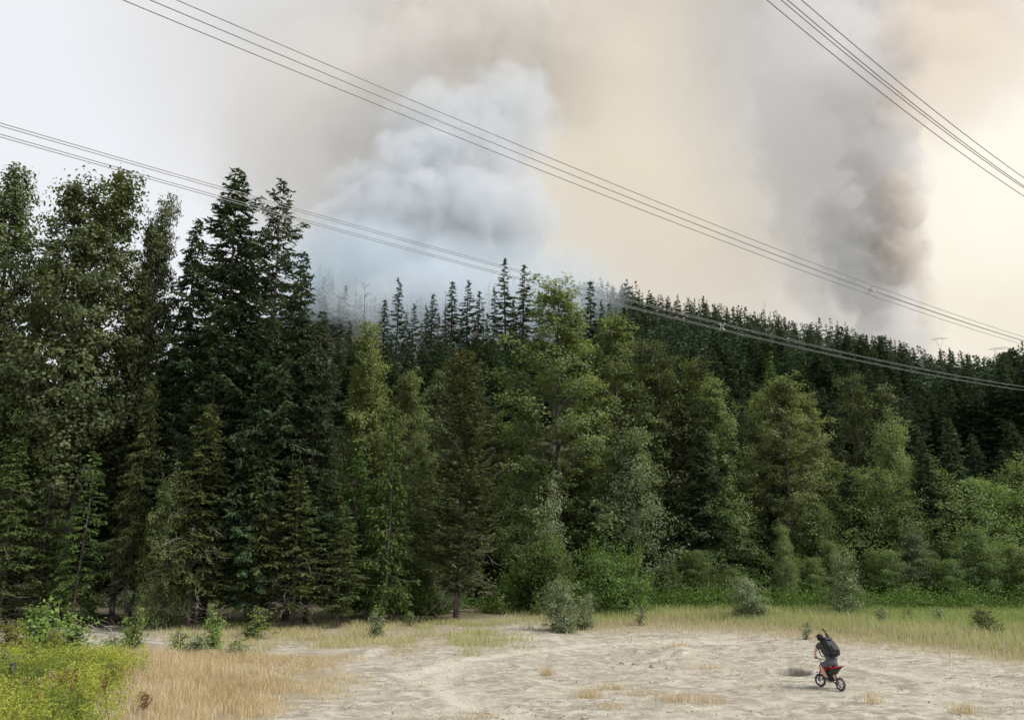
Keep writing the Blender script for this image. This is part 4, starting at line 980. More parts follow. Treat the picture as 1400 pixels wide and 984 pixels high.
tower(1284, 462, 400, 'pale lattice tower top just showing in the dip of the ridge')
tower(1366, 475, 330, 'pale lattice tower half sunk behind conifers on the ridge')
# ------------------------------------------------------------------ fallen wood, post, stones
def log(px0, py0, px1, py1, r, label, seed, lift=(0., .0), mat='dead', name='fallen_log', stubs=3, cat='log', grp=None):
    rng = np.random.default_rng(seed)
    x0, y0 = flat(px0, py0); x1, y1 = flat(px1, py1)
    A = np.array([x0, y0, ground_z(x0, y0) + r * .5 + lift[0]]); B = np.array([x1, y1, ground_z(x1, y1) + r * .5 + lift[1]])
    s = np.linspace(0, 1, 8)[:, None]
    P = A + (B - A) * s + np.array([0, 0, 1.]) * np.sin(s * 3.1) * .03 + rng.normal(size=(8, 3)) * r * .18
    O = A.copy(); O[2] = float(ground_z(x0, y0)); o = empty(name, tuple(O)); tag(o, label, cat, grp)
    tb = Tubes(8); tb.add(P - O, r * (1 - .45 * s[:, 0]), 8); link('trunk', tb.mesh('log_trunk'), M[mat], o)
    if stubs:
        tb = Tubes(5)
        for i in range(stubs):
            k = rng.integers(1, 7); e = unit(rng.normal(size=3) + np.array([0, 0, .8])) * rng.uniform(.15, .5) * (1 + r * 3)
            tb.add([P[k] - O, P[k] - O + e], [r * .3, r * .12], 5)
        link('branch_stubs', tb.mesh('log_stubs'), M[mat], o)
log(472, 850, 521, 834, .12, 'pale fallen log lying at the foot of the dark firs', 1, (0, .25))
log(566, 822, 603, 846, .06, 'thin grey fallen stick propped under the bushes by the pine', 2, (.5, 0), stubs=2)
log(570, 846, 576, 816, .05, 'short grey stick standing among the low bushes', 3, (0, .3), stubs=1)
log(606, 838, 648, 836, .07, 'short pale log lying in grass at the foot of the pine', 4, stubs=1)
log(640, 878, 690, 870, .03, 'thin twig lying on the dry grass by the sand', 5, stubs=2)
for i in range(12):
    r_ = np.random.default_rng(300 + i)
    px = 112 + r_.uniform(0, 46); py = 872 - r_.uniform(0, 14)
    log(px, py, px + r_.uniform(-14, 26), py + r_.uniform(-9, 4), .035, 'weathered grey stick in the heap at the foot of the firs', 300 + i, (.05 + .03 * i, .02 * i), stubs=1, name='grey_stick', cat='stick', grp='heap of grey sticks')
x, y = flat(697, 834); tb = Tubes(8); tb.add([(0, 0, -.1), (0, 0, .55), (.01, 0, 1.05), (.01, 0, 1.08)], [.075, .073, .07, .05], 8)
o = link('wooden_post', tb.mesh('wooden_post'), M['dead']); o.location = (x, y, float(ground_z(x, y))); tag(o, 'short weathered wooden post at the meadow edge', 'post')
x, y = flat(12, 950); tb = Tubes(8); tb.add([(0, 0, -.1), (0, 0, .5), (.01, 0, .82), (.01, 0, .85)], [.085, .083, .08, .05], 8)
o = link('wooden_post', tb.mesh('wooden_post'), M['char']); o.location = (x, y, float(ground_z(x, y))); tag(o, 'short dark post stump hidden among the weeds', 'post')
# fireweed stalks in the weeds
M['pink'] = foliage('faded_fireweed', (0.26, 0.15, 0.14), (0.40, 0.26, 0.25), .3)
M['rust'] = foliage('rusty_seed_stalk', (0.12, 0.05, 0.03), (0.22, 0.10, 0.06), .2)
fw = [(50, 960, 'pink'), (66, 958, 'pink'), (20, 962, 'rust'), (80, 955, 'rust'), (86, 950, 'rust'), (98, 958, 'rust'), (96, 966, 'rust'), (198, 985, 'rust'), (192, 990, 'rust'), (45, 990, 'rust'), (140, 962, 'rust')]
for i, (px, py, mk) in enumerate(fw):
    r_ = np.random.default_rng(400 + i); x, y = flat(px, py + 8); h = r_.uniform(.7, 1.0)
    o = empty('flower_stalk', (x, y, float(ground_z(x, y)) - .02))
    tag(o, 'faded pink fireweed stalk among the yellow-green weeds' if mk == 'pink' else 'rusty brown seed stalk rising from the weeds', 'flower stalk', 'pink fireweed stalks' if mk == 'pink' else 'rusty seed stalks')
    tb = Tubes(4); tb.add([(0, 0, 0), (.02, 0, h * .5), (.0, .02, h)], [.008, .006, .003], 4); link('stem', tb.mesh('stalk_stem'), M['bark'], o)
    n = 70; zz = r_.uniform(.55, 1, n) * h
    C = np.column_stack([r_.normal(0, .045, n), r_.normal(0, .045, n), zz]); link('blossoms', quads('stalk_blossoms', leaf_quads(C, .06, r_), r_.random(n)), M[mk], o)
# clods and stones on the sand (too many to count)
rng = np.random.default_rng(90)
n = 1500; P, px, py = scatter(n, -8, 42, 18, 46, rng)
k = (py > np.interp(px, *GREEN_LOW) + 2) & (px > 330) & ((px > 480) | (py < 892)); P = P[k]
S = rng.uniform(.010, .032, len(P)) * rng.choice([1, 1, 1, 1.7], len(P))
oct_ = np.array([[1, 0, 0], [0, 1, 0], [-1, 0, 0], [0, -1, 0], [0, 0, .7], [0, 0, -.7]]); fo = np.array([[0, 1, 4], [1, 2, 4], [2, 3, 4], [3, 0, 4], [1, 0, 5], [2, 1, 5], [3, 2, 5], [0, 3, 5]])
V = (oct_[None] * rng.uniform(.6, 1.3, (len(P), 6, 1)) * S[:, None, None]) + np.column_stack([P, ground_z(P[:, 0], P[:, 1]) + S * .2])[:, None]
Fv = fo[None] + (np.arange(len(P)) * 6)[:, None, None]
M['clod'] = solid('clods', (0.26, 0.235, 0.20), .95, var=.45, scale=.8)
tag(link('clods', mesh_np('clods', V.reshape(-1, 3), Fv.reshape(-1, 3), 3), M['clod']), 'small clods and stones strewn over the bare sand', 'gravel', kind='stuff')
n = 5000; P, px, py = scatter(n, -10, 42, 18, 46, rng)
k = (py > np.interp(px, *GREEN_LOW) - 2) & (px > 300) & (rng.random(n) < .08 + sstep(.42, .62, fbm(P[:, 0] / 2.4, P[:, 1] / 1.6, 91))); P = P[k]; n = len(P)
a = rng.uniform(0, 6.283, n); ln = rng.uniform(.05, .26, n); wd = rng.uniform(.006, .014, n)
D_ = np.column_stack([np.cos(a), np.sin(a)]) * ln[:, None] * .5; E_ = np.column_stack([-np.sin(a), np.cos(a)]) * wd[:, None]
ends = [P - D_, P + D_]; zs = [ground_z(e[:, 0], e[:, 1]) for e in ends]
A_ = np.column_stack([ends[0], zs[0] + .006]); B_ = np.column_stack([ends[1], zs[1] + rng.uniform(.006, .05, n)]); W_ = np.column_stack([E_, np.zeros(n)]); U_ = np.array([0, 0, 1.]) * wd[:, None]
Vt = np.stack([A_ - W_, A_ + W_, A_ + U_, B_ - W_ * .6, B_ + W_ * .6, B_ + U_ * .6], 1)
Ft = np.array([[0, 2, 5, 3], [2, 1, 4, 5], [1, 0, 3, 4]])[None] + (np.arange(n) * 6)[:, None, None]
M['litter'] = solid('twig_litter', (0.17, 0.145, 0.115), .95, var=.6, scale=1.2)
tag(link('twig_litter', mesh_np('twig_litter', Vt.reshape(-1, 3), Ft.reshape(-1, 4), 4), M['litter']), 'small dead twigs strewn over the bare sand', 'twigs', kind='stuff')
def rock(px, py, s, seed, label, col='clod'):
    bm = bmesh.new(); bmesh.ops.create_icosphere(bm, subdivisions=2, radius=1)
    r_ = random.Random(seed)
    for v in bm.verts: v.co *= r_.uniform(.75, 1.15); v.co.x *= s * 1.3; v.co.y *= s; v.co.z *= s * .7
    me = bpy.data.meshes.new('stone'); bm.to_mesh(me); bm.free()
    x, y = flat(px, py); o = link('stone', me, M[col]); o.location = (x, y, float(ground_z(x, y)) + s * .2); tag(o, label, 'stone', 'dark clods on the sand')
for i, (px, py, s) in enumerate([(653, 970, .09), (668, 969, .12), (613, 980, .1), (735, 909, .08), (799, 977, .08), (893, 906, .12), (868, 903, .1), (914, 909, .1), (850, 900, .08)]):
    rock(px, py, s, i, 'dark clod lying on the pale sand')
# ------------------------------------------------------------------ small electric dirt bike, rider, backpack, tripod
M['red'] = solid('red_plastic', (0.55, 0.02, 0.03), .35, var=.12, scale=12)
M['black'] = solid('black_plastic', (0.018, 0.018, 0.02), .5, var=.3, scale=12)
M['rubber'] = solid('dusty_tyre_rubber', (0.075, 0.07, 0.065), .9, var=.35, scale=25)
M['alloy'] = solid('alloy', (0.55, 0.55, 0.55), .35, .8, var=.15)
M['skin'] = solid('skin', (0.52, 0.31, 0.22), .55, var=.1)
M['shirt'] = solid('grey_cotton', (0.055, 0.055, 0.06), .9, var=.2, scale=20)
M['shorts'] = solid('slate_shorts', (0.085, 0.095, 0.125), .9, var=.2, scale=20)
M['pack'] = solid('black_pack_fabric', (0.018, 0.019, 0.022), .75, var=.35, scale=10)
M['webbing'] = solid('grey_webbing', (0.10, 0.10, 0.11), .8, var=.2)
M['cap'] = solid('black_cap', (0.012, 0.012, 0.014), .8, var=.3)
M['shoe'] = solid('dark_shoe', (0.05, 0.05, 0.055), .8, var=.4, scale=20)
M['eye'] = solid('eye', (0.05, 0.04, 0.035), .3, var=.1)
M['lip'] = solid('lip', (0.42, 0.2, 0.17), .5, var=.1)
def bm_obj(name, bm, mat, parent, smooth=True, bevel=0.):
    bmesh.ops.recalc_face_normals(bm, faces=bm.faces)
    me = bpy.data.meshes.new(name); bm.to_mesh(me); bm.free()
    if smooth: me.polygons.foreach_set('use_smooth', np.ones(len(me.polygons), dtype=bool))
    o = link(name, me, M[mat], parent)
    if bevel:
        b = o.modifiers.new('bevel', 'BEVEL'); b.width = bevel; b.segments = 2; b.limit_method = 'ANGLE'; b.angle_limit = R_(35)
    return o
def prism(bm, prof, half, taper=1.0, y0=0.):
    """side profile (x,z) extruded across y; taper scales the width of each end vertex list"""
    a = [bm.verts.new((x, y0 - half * (w[0] if w else 1), z)) for (x, z, *w) in prof]
    b = [bm.verts.new((x, y0 + half * (w[0] if w else 1), z)) for (x, z, *w) in prof]
    n = len(prof)
    bm.faces.new(a); bm.faces.new(b[::-1])
    for i in range(n): bm.faces.new((a[i], b[i], b[(i + 1) % n], a[(i + 1) % n]))
def tubes(name, items, mat, parent, sides=8):
    tb = Tubes(sides)
    for pts, rad in items: tb.add(pts, rad, sides)
    return link(name, tb.mesh(name), M[mat], parent)
def wheel(parent, cx, steer=None):
    par = parent
    R0, rt = .165, .036
    bm = bmesh.new(); nu, nv = 36, 10
    g = [[bm.verts.new(((R0 + rt * (1.12 if (i % 2 == 0 and j in (0, 1, 9)) else 1) * math.cos(j * 2 * math.pi / nv)) * math.cos(i * 2 * math.pi / nu), rt * 1.05 * math.sin(j * 2 * math.pi / nv),
                        (R0 + rt * (1.12 if (i % 2 == 0 and j in (0, 1, 9)) else 1) * math.cos(j * 2 * math.pi / nv)) * math.sin(i * 2 * math.pi / nu))) for j in range(nv)] for i in range(nu)]
    for i in range(nu):
        for j in range(nv): bm.faces.new((g[i][j], g[(i + 1) % nu][j], g[(i + 1) % nu][(j + 1) % nv], g[i][(j + 1) % nv]))
    w = bm_obj('wheel', bm, 'rubber', par, True)
    w.location = (cx, 0, R0 + rt)
    an = np.linspace(0, 2 * math.pi, 33)
    ring = np.column_stack([np.cos(an), np.zeros(33), np.sin(an)])
    tubes('rim', [(ring * .128, .012), (ring * .128 + [0, .014, 0], .006), (ring * .128 - [0, .014, 0], .006)], 'alloy', w, 6)
    tubes('hub', [([(0, -.05, 0), (0, -.02, 0), (0, .02, 0), (0, .05, 0)], [.016, .03, .03, .016])], 'alloy', w, 10)
    sp = []
    for k in range(5):
        a = k * 2 * math.pi / 5 + .3
        sp.append(([(.02 * math.cos(a), 0, .02 * math.sin(a)), (.075 * math.cos(a + .1), 0, .075 * math.sin(a + .1)), (.125 * math.cos(a), 0, .125 * math.sin(a))], [.013, .010, .011]))
    tubes('spokes', sp, 'alloy', w, 6)
    tubes('brake_disc', [(ring * .06 + [0, .03, 0], .006)], 'alloy', w, 6)
    return w
HEAD = math.atan2(HDY, HDX)
RS = .94
bike = empty('dirt_bike', (BIKE[0], BIKE[1], 0.0), HEAD); bike.scale = (RS,) * 3
tag(bike, 'small red and black electric dirt bike with knobbly tyres ridden across the sand', 'motorbike')
wheel(bike, -.44)
fw = wheel(bike, .44); fw.rotation_euler = (0, 0, R_(12))
bm = bmesh.new(); prism(bm, [(.20, .66, .6), (.27, .60, .7), (.20, .40), (.12, .235), (-.10, .215), (-.17, .30), (-.14, .46), (-.02, .56)], .075); bm_obj('battery_frame', bm, 'black', bike, False, .018)
bm = bmesh.new(); prism(bm, [(.10, .235), (.13, .27), (-.10, .25), (-.13, .22), (-.06, .185), (.06, .19)], .085); bm_obj('skid_plate', bm, 'alloy', bike, False, .012)
for sy in (1, -1):                                                       # red shrouds either side of the tank
    bm = bmesh.new(); prism(bm, [(.27, .63), (.22, .68), (.02, .635), (-.02, .58), (.08, .52), (.17, .42), (.25, .52)], .012, y0=sy * .085); bm_obj('shroud', bm, 'red', bike, False, .006)
bm = bmesh.new(); prism(bm, [(.20, .66, .55), (.02, .655, .8), (-.20, .655, 1.), (-.36, .70, .95), (-.62, .765, .55), (-.60, .735, .6), (-.34, .655, .9), (-.18, .615, .95), (.02, .615, .75), (.18, .63, .5)], .095); bm_obj('seat', bm, 'red', bike, False, .012)
bm = bmesh.new(); prism(bm, [(-.02, .613), (-.18, .612), (-.34, .652), (-.55, .715, .7), (-.40, .60, .8), (-.24, .46), (-.12, .42)], .080); bm_obj('side_panel', bm, 'black', bike, False, .01)
tubes('swingarm', [([(-.10, .075, .30), (-.28, .08, .235), (-.45, .07, .201)], [.02, .018, .016]), ([(-.10, -.075, .30), (-.28, -.08, .235), (-.45, -.07, .201)], [.02, .018, .016]), ([(-.14, -.08, .285), (-.14, .08, .285)], .018)], 'black', bike)
tubes('rear_shock', [([(-.13, 0, .52), (-.17, 0, .42), (-.21, 0, .29)], [.022, .028, .02])], 'alloy', bike)
tubes('fork_leg', [([(.255, .075, .72), (.33, .075, .5), (.38, .075, .36), (.44, .072, .19)], [.018, .018, .024, .022])], 'black', bike)
tubes('fork_leg', [([(.255, -.075, .72), (.33, -.075, .5), (.38, -.075, .36), (.44, -.072, .19)], [.018, .018, .024, .022])], 'black', bike)
tubes('triple_clamp', [([(.265, -.095, .69), (.265, .095, .69)], .022), ([(.30, -.095, .58), (.30, .095, .58)], .022), ([(.22, 0, .71), (.31, 0, .52)], .026)], 'black', bike)
hb = tubes('handlebar', [([(.25, 0, .74), (.235, .10, .78), (.24, .20, .90), (.21, .31, .905)], .012), ([(.25, 0, .74), (.235, -.10, .78), (.24, -.20, .90), (.21, -.31, .905)], .012), ([(.24, -.17, .855), (.24, .17, .855)], .012)], 'black', bike)
for sy in (1, -1): tubes('grip', [([(.215, sy * .22, .904), (.208, sy * .34, .906)], .019)], 'rubber', hb)
for sy in (1, -1): tubes('brake_lever', [([(.24, sy * .20, .90), (.275, sy * .23, .895), (.285, sy * .32, .885)], .006)], 'alloy', hb)
bm = bmesh.new(); prism(bm, [(.335, .74, .6), (.345, .745, .6), (.385, .60, 1), (.375, .56, .7), (.36, .60, 1)], .075); bm_obj('number_plate', bm, 'red', bike, False, .006)
bm = bmesh.new(); prism(bm, [(.62, .40, .6), (.50, .452), (.36, .46), (.26, .43, .6), (.27, .42, .6), (.37, .448), (.50, .44), (.61, .392, .6)], .065); bm_obj('front_fender', bm, 'red', bike, False, .004)
for sy in (1, -1): tubes('foot_peg', [([(-.04, sy * .06, .285), (-.05, sy * .19, .285)], .013)], 'alloy', bike)
an = np.linspace(0, 2 * math.pi, 25); tubes('sprocket', [(np.column_stack([-.44 + .07 * np.cos(an), np.full(25, .045), .201 + .07 * np.sin(an)]), .007)], 'alloy', bike, 6)
tubes('chain', [([(-.10, .05, .34), (-.43, .047, .272)], .006), ([(-.10, .05, .27), (-.43, .047, .131)], .006)], 'black', bike, 6)
# ---- rider
def skinned(name, mat, parent, verts, edges, roots, sub=2):
    me = bpy.data.meshes.new(name)
    me.from_pydata([v[:3] for v in verts], edges, [])
    o = link(name, me, M[mat], parent)
    sk = o.modifiers.new('skin', 'SKIN'); sk.use_smooth_shade = True
    if not me.skin_vertices: me.skin_vertices.new()
    for i, v in enumerate(verts):
        d = me.skin_vertices[0].data[i]
        d.radius = (v[3], v[4] if len(v) > 4 else v[3]); d.use_root = i in roots
    ss = o.modifiers.new('subsurf', 'SUBSURF'); ss.levels = sub; ss.render_levels = sub
    return o
person = empty('person', (BIKE[0], BIKE[1], 0.0), HEAD); person.scale = (RS,) * 3
tag(person, 'person in grey t-shirt and shorts leaning forward astride the small dirt bike', 'person')
V = [(-.13, 0, .85, .10), (-.06, 0, .98, .12), (.06, 0, 1.12, .135), (.17, 0, 1.25, .125), (.235, 0, 1.345, .06), (.275, 0, 1.405, .058),   # 0-5 spine, neck
     (.315, 0, 1.475, .098), (.315, 0, 1.545, .088), (.375, 0, 1.425, .050), (.425, 0, 1.468, .018),                              # 6-9 skull, crown, chin, nose
     (.17, .185, 1.275, .068), (.27, .275, 1.10, .046), (.245, .30, .985, .034), (.225, .29, .925, .034),                           # 10-13 left arm
     (.17, -.185, 1.275, .068), (.27, -.275, 1.10, .046), (.245, -.30, .985, .034), (.225, -.29, .925, .034),                       # 14-17 right arm
     (-.12, .09, .81, .088), (.15, .19, .66, .066), (.02, .165, .42, .05), (-.055, .16, .34, .042), (.03, .165, .30, .034), (.09, .165, .298, .028),   # 18-23 left leg bent, foot on the peg
     (-.14, -.09, .80, .088), (.03, -.23, .47, .064), (-.12, -.25, .20, .048), (-.17, -.25, .075, .042), (-.08, -.26, .045, .036), (-.0, -.265, .04, .028)]   # 24-29 right leg down to the ground
E = [(0, 1), (1, 2), (2, 3), (3, 4), (4, 5), (5, 6), (6, 7), (6, 8), (8, 9), (3, 10), (10, 11), (11, 12), (12, 13), (3, 14), (14, 15), (15, 16), (16, 17),
     (0, 18), (18, 19), (19, 20), (20, 21), (21, 22), (22, 23), (0, 24), (24, 25), (25, 26), (26, 27), (27, 28), (28, 29)]
roots = {0}
for sy in (1, -1):                                                        # fingers wrapped round the grips, thumb under
    for k, ln in enumerate((.95, 1.05, 1.0, .85)):
        y = sy * (.315 - .021 * k + .012); i0 = len(V)
        V += [(.222, y, .935, .0095), (.222 + .026 * ln, y, .924, .009), (.222 + .022 * ln, y, .896, .0085), (.205, y, .882, .008)]
        E += [(i0, i0 + 1), (i0 + 1, i0 + 2), (i0 + 2, i0 + 3)]; roots.add(i0)
    i0 = len(V); y = sy * .245
    V += [(.215, y + sy * .02, .93, .011), (.19, y, .918, .010), (.188, y - sy * .018, .895, .009)]; E += [(i0, i0 + 1), (i0 + 1, i0 + 2)]; roots.add(i0)
body = skinned('body', 'skin', person, V, E, roots)
SV = [(-.16, 0, .84, .12), (-.11, 0, .90, .145), (-.05, 0, .99, .145), (.06, 0, 1.12, .158), (.165, 0, 1.255, .145), (.215, 0, 1.33, .085), (.165, .185, 1.28, .092), (.235, .25, 1.165, .082), (.165, -.185, 1.28, .092), (.235, -.25, 1.165, .082)]
skinned('t_shirt', 'shirt', person, SV, [(0, 1), (1, 2), (2, 3), (3, 4), (4, 5), (4, 6), (6, 7), (4, 8), (8, 9)], {0})
SH = [(-.07, 0, .97, .13), (-.15, 0, .82, .158), (-.14, .10, .79, .13), (.01, .16, .735, .102), (.11, .185, .675, .088), (-.16, -.10, .78, .13), (-.05, -.18, .62, .100), (.01, -.225, .50, .088)]
skinned('shorts', 'shorts', person, SH, [(0, 1), (1, 2), (2, 3), (3, 4), (1, 5), (5, 6), (6, 7)], {1})
skinned('shoe', 'shoe', person, [(-.075, .16, .335, .052), (-.06, .162, .315, .052), (.02, .166, .31, .047), (.10, .168, .306, .04), (.13, .168, .304, .03)], [(0, 1), (1, 2), (2, 3), (3, 4)], {1})
skinned('shoe', 'shoe', person, [(-.175, -.25, .085, .052), (-.16, -.252, .055, .052), (-.09, -.26, .048, .047), (-.01, -.266, .044, .042), (.03, -.268, .042, .034)], [(0, 1), (1, 2), (2, 3), (3, 4)], {1})
bm = bmesh.new(); bmesh.ops.create_uvsphere(bm, u_segments=20, v_segments=14, radius=1)
for v in list(bm.verts):
    if v.co.x > .35 and v.co.z < .12 - .0: bm.verts.remove(v)
    elif v.co.z < -.8: bm.verts.remove(v)
for v in bm.verts: v.co = Vector((.312 + v.co.x * .118 - (.02 if v.co.z < -.3 else 0), v.co.y * .104, 1.503 + v.co.z * .112))
bm_obj('cap', bm, 'cap', person)
bm = bmesh.new(); prism(bm, [(.40, 1.535, 1.), (.415, 1.545, 1.), (.49, 1.525, .55), (.485, 1.518, .55)], .08); bm_obj('cap_brim', bm, 'cap', person, True, .004)
tubes('ear', [([(.325, .09, 1.50), (.315, .104, 1.48), (.325, .092, 1.45)], [.012, .016, .01])], 'skin', person, 6)
tubes('ear', [([(.325, -.09, 1.50), (.315, -.104, 1.48), (.325, -.092, 1.45)], [.012, .016, .01])], 'skin', person, 6)
for sy in (1, -1): tubes('eye', [([(.398, sy * .035, 1.487), (.408, sy * .035, 1.487), (.412, sy * .035, 1.487)], [.014, .012, .004])], 'eye', person, 8)
tubes('mouth', [([(.416, -.022, 1.425), (.421, 0, 1.425), (.416, .022, 1.425)], [.004, .007, .004])], 'lip', person, 6)
# ---- backpack, local frame: z along the spine, x away from the back
tdir = Vector((.385, 0, .505)).normalized()
pk = empty('backpack', (0, 0, 0)); pk.parent = None
Lm = Matrix.Translation((BIKE[0], BIKE[1], 0)) @ Matrix.Rotation(HEAD, 4, 'Z') @ Matrix.Scale(RS, 4)
back = Vector((-tdir.z, 0, tdir.x))
rot = Matrix((( back.x, 0, tdir.x), (0, -1, 0), (back.z, 0, tdir.z))).to_4x4()     # columns: back, right, up along spine
pk.matrix_world = Lm @ Matrix.Translation(Vector((.03, 0, 1.10)) + back * .105) @ rot
tag(pk, 'large black backpack with straps on the back of the rider', 'backpack')
bm = bmesh.new(); prism(bm, [(0, -.26, .8), (.17, -.28, .9), (.255, -.22, .95), (.265, 0), (.22, .18, .95), (.15, .29, .85), (.04, .32, .7), (-.01, .22, .85)], .175); bm_obj('pack_body', bm, 'pack', pk, True, .035)
bm = bmesh.new(); prism(bm, [(.245, -.21), (.31, -.19, .9), (.315, -.02, .9), (.25, .04)], .13); bm_obj('front_pocket', bm, 'pack', pk, True, .02)
bm = bmesh.new(); prism(bm, [(-.03, .26, .9), (.02, .35, .8), (.15, .335, .85), (.24, .21, .9), (.25, .225, .9), (.16, .365, .85), (.01, .375, .8), (-.045, .27, .9)], .165); bm_obj('lid', bm, 'pack', pk, True, .01)
for sy in (1, -1):
    tubes('side_pocket', [([(.10, sy * .165, -.24), (.10, sy * .185, -.14), (.10, sy * .175, -.03)], [.05, .06, .05])], 'pack', pk, 10)
    tubes('shoulder_strap', [([(0, sy * .09, .24), (-.10, sy * .11, .275), (-.215, sy * .13, .22), (-.27, sy * .15, .08), (-.22, sy * .19, -.08), (-.08, sy * .18, -.2), (.03, sy * .16, -.24)], .018)], 'webbing', pk, 6)
    tubes('compression_strap', [([(.26, sy * .10, -.2), (.275, sy * .12, 0), (.22, sy * .13, .2), (.05, sy * .12, .325)], .008)], 'webbing', pk, 6)
    tubes('hip_strap', [([(.02, sy * .17, -.24), (-.10, sy * .20, -.29), (-.16, sy * .215, -.37)], [.016, .012, .008])], 'webbing', pk, 6)
tubes('haul_loop', [([(-.01, .03, .33), (-.03, .025, .41), (-.03, -.025, .41), (-.01, -.03, .33)], .008)], 'webbing', pk, 6)
# ---- tripod strapped along the pack
tri = empty('tripod', (0, 0, 0)); tri.matrix_world = pk.matrix_world @ Matrix.Translation((.17, .10, .07)) @ Matrix.Rotation(R_(-4), 4, 'Y')
tag(tri, 'folded black tripod strapped upright to the backpack', 'tripod')
for k in range(3):
    a = k * 2.094; cx_, cy_ = .026 * math.cos(a), .026 * math.sin(a)
    lg = tubes('leg', [([(cx_, cy_, -.22), (cx_, cy_, .1), (cx_ * .9, cy_ * .9, .11), (cx_ * .9, cy_ * .9, .42)], [.015, .015, .018, .018])], 'black', tri, 8)
    tubes('leg_lock', [([(cx_, cy_, .08), (cx_, cy_, .12)], .022)], 'webbing', lg, 8)
tubes('centre_column', [([(0, 0, .3), (0, 0, .52)], .014)], 'black', tri, 8)
tubes('head', [([(0, 0, .48), (0, 0, .52), (0, 0, .55), (0, 0, .575)], [.028, .03, .026, .012]), ([(-.045, 0, .575), (.045, 0, .575)], .012), ([(-.045, 0, .575), (-.05, 0, .62)], .010), ([(.045, 0, .575), (.05, 0, .61)], .010)], 'black', tri, 8)
# ------------------------------------------------------------------ smoke
def smoke(name, px, py, Y, rad, label, dens, col, nscale, lo, hi, aniso=0.2, absorb=(0, 0, 0), edge=(.0, .55), tilt=0., step=.34, warp=.5, seed=0., amp=1.):
    bm = bmesh.new(); bmesh.ops.create_icosphere(bm, subdivisions=4, radius=1)
    me = bpy.data.meshes.new(name); bm.to_mesh(me); bm.free()
    r = ray(px, py); x = Y * r[0] / r[1]; z = HC + Y * r[2] / r[1]
    m, t, out = new_mat(name)
    tcn = N(t, 'ShaderNodeTexCoord'); geo = N(t, 'ShaderNodeNewGeometry')
    pv = N(t, 'ShaderNodeVectorMath', operation='ADD'); t.links.new(geo.outputs['Position'], pv.inputs[0]); pv.inputs[1].default_value = (seed * 31., seed * 17., seed * 7.)
    ln = N(t, 'ShaderNodeVectorMath', operation='LENGTH'); t.links.new(tcn.outputs['Object'], ln.inputs[0])
    fall = mathn(t, 'SUBTRACT', 1.0, ln.outputs['Value'])
    nz = mathn(t, 'ADD', mathn(t, 'MULTIPLY', noise(t, pv.outputs[0], nscale, 2, .5, warp), .66), mathn(t, 'MULTIPLY', noise(t, pv.outputs[0], nscale * 3.0, 3, .6, .5), .34))
    if amp != 1.: nz = mathn(t, 'ADD', mathn(t, 'MULTIPLY', mathn(t, 'SUBTRACT', nz, .5), amp), .5)
    # billows: the noise eats into the shell, the core stays full
    v = mathn(t, 'ADD', nz, mathn(t, 'MULTIPLY', maprange(t, fall, edge[0], edge[1], 0, 1, False), .55))
    d = maprange(t, v, lo, hi)
    d = mathn(t, 'MULTIPLY', d, maprange(t, fall, 0, .12))
    vol = N(t, 'ShaderNodeVolumePrincipled'); vol.inputs['Color'].default_value = col + (1,); vol.inputs['Anisotropy'].default_value = aniso
    vol.inputs['Absorption Color'].default_value = absorb + (1,)
    t.links.new(mathn(t, 'MULTIPLY', d, dens), vol.inputs['Density'])
    t.links.new(vol.outputs[0], out.inputs['Volume'])
    m.cycles.volume_step_rate = step
    o = link(name, me, m); o.location = (x, Y, z); o.scale = rad; o.rotation_euler = (0, tilt, 0)
    return tag(o, label, 'smoke', 'wildfire smoke', 'stuff')
for i, (px, py, Y, r, lab) in enumerate([
    (475, 372, 300, 26, 'ragged white puff of smoke beside the tall firs'), (535, 330, 305, 33, 'white billow of smoke above the bare forked snag'), (610, 322, 312, 36, 'big white billow of smoke over the tallest smoking firs'),
    (575, 262, 325, 32, 'white billow stacked on the lower smoke billows'), (640, 232, 335, 34, 'pale billow near the top of the white smoke'), (600, 175, 350, 30, 'topmost pale lobe of the white smoke'),
    (680, 305, 318, 26, 'pale puff of smoke over the highest smoking fir'), (505, 280, 330, 24, 'faint puff of smoke at the side of the white billows'), (690, 170, 360, 34, 'pale grey lobe drifting off the top of the white smoke'),
    (610, 105, 380, 44, 'grey beige lobe of smoke above the white billows'), (520, 150, 390, 46, 'beige lobe of smoke beside the upper white billow'), (680, 50, 400, 50, 'brownish lobe of smoke at the top of the plume')]):
    smoke('smoke', px, py, Y, (r * 1.15, r * .9, r), lab, .060 if py > 250 else .040 if py > 160 else .018, (.755, .79, .83) if py > 160 else (.775, .76, .74), .050, .62, .80, seed=20 + i, edge=(0, .7), amp=1.4, warp=.8)
smoke('smoke', 580, 300, 345, (84, 26, 90), 'thin pale smoke veil linking the white billows', .012, (.80, .815, .84), .034, .55, .9, seed=6)
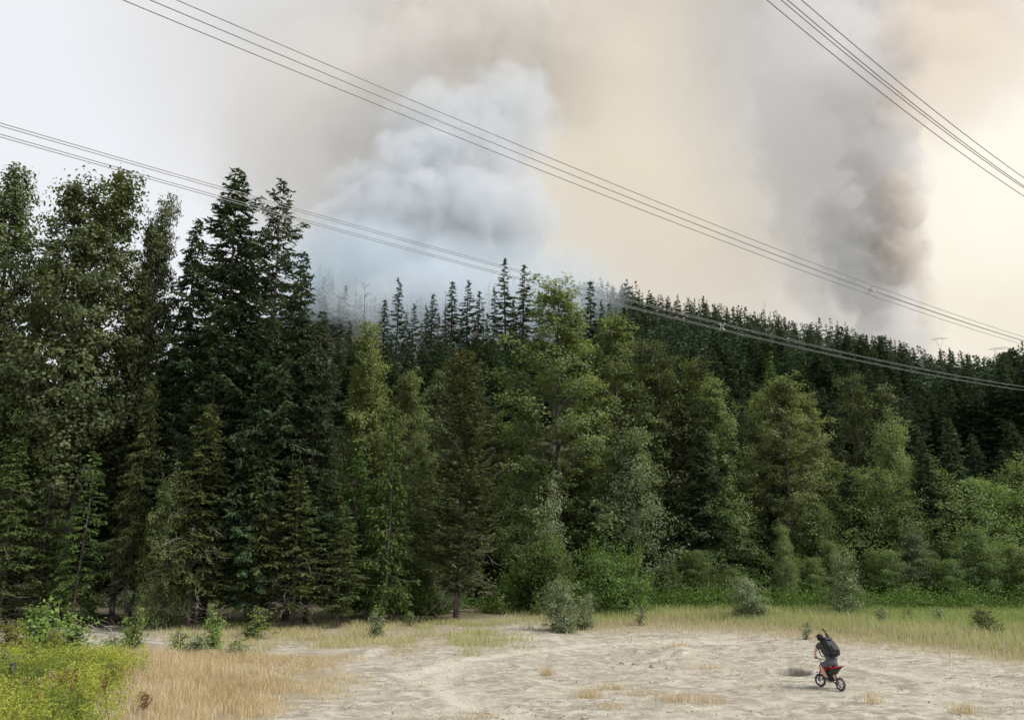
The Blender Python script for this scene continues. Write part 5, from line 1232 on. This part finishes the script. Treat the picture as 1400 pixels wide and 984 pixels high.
smoke('smoke', 455, 190, 400, (84, 40, 100), 'beige drift of smoke trailing beside the white billow', .010, (.80, .78, .75), .026, .60, .86, seed=11)
smoke('smoke', 700, 60, 420, (96, 40, 80), 'brownish drift of smoke above the pale billow', .018, (.74, .70, .65), .026, .62, .86, seed=12)
smoke('smoke', 515, 400, 265, (48, 24, 32), 'bluish smoke lying low between fir spires on the burning slope', .040, (.73, .82, .90), .05, .50, .88, seed=2)
smoke('smoke', 700, 405, 258, (46, 24, 26), 'thin blue smoke around the burning trees below the crest', .032, (.72, .815, .90), .055, .52, .92, seed=3)
smoke('smoke', 620, 425, 226, (46, 9, 20), 'wisps of smoke drifting between trunks on the burning slope', .07, (.80, .86, .92), .08, .55, .85, seed=9)
smoke('smoke', 1140, 190, 640, (92, 50, 230), 'tall grey smoke column standing behind the ridge', .014, (.79, .785, .79), .024, .64, .86, tilt=R_(-2), seed=4, aniso=0)
for i, (px, py, Y, r, lab) in enumerate([
    (1215, 440, 600, 26, 'pale smoke at the very foot of the column on the ridge'), (1185, 380, 600, 32, 'pale grey billow low in the smoke column'), (1222, 345, 590, 24, 'brown shaded puff bulging from the sunward edge of the column'),
    (1170, 300, 605, 36, 'pale grey billow halfway up the smoke column'), (1226, 275, 590, 22, 'brown puff stacked above the bulging one on the column edge'), (1205, 210, 600, 32, 'grey billow on the upper part of the column'),
    (1232, 150, 600, 26, 'tan lit puff high on the column edge'), (1180, 110, 610, 40, 'grey billow near the top of the column'), (1240, 50, 610, 30, 'tan puff at the top of the column edge')]):
    brown = 'brown' in lab or 'tan' in lab
    smoke('smoke', px, py, Y, (r * 1.25, r, r * 1.45), lab, (.062 if brown else .032) * (.4 if py < 200 else 1), (.76, .71, .66) if brown else (.82, .82, .83) if py > 280 else (.77, .765, .77), .055, .62, .78, seed=40 + i, edge=(0, .7), aniso=.1, amp=1.25 if brown else 1.5, warp=.7)
smoke('smoke', 1310, 50, 640, (60, 30, 34), 'tan rag of smoke torn off the top of the column', .012, (.80, .72, .63), .04, .60, .90, seed=15, aniso=.2)
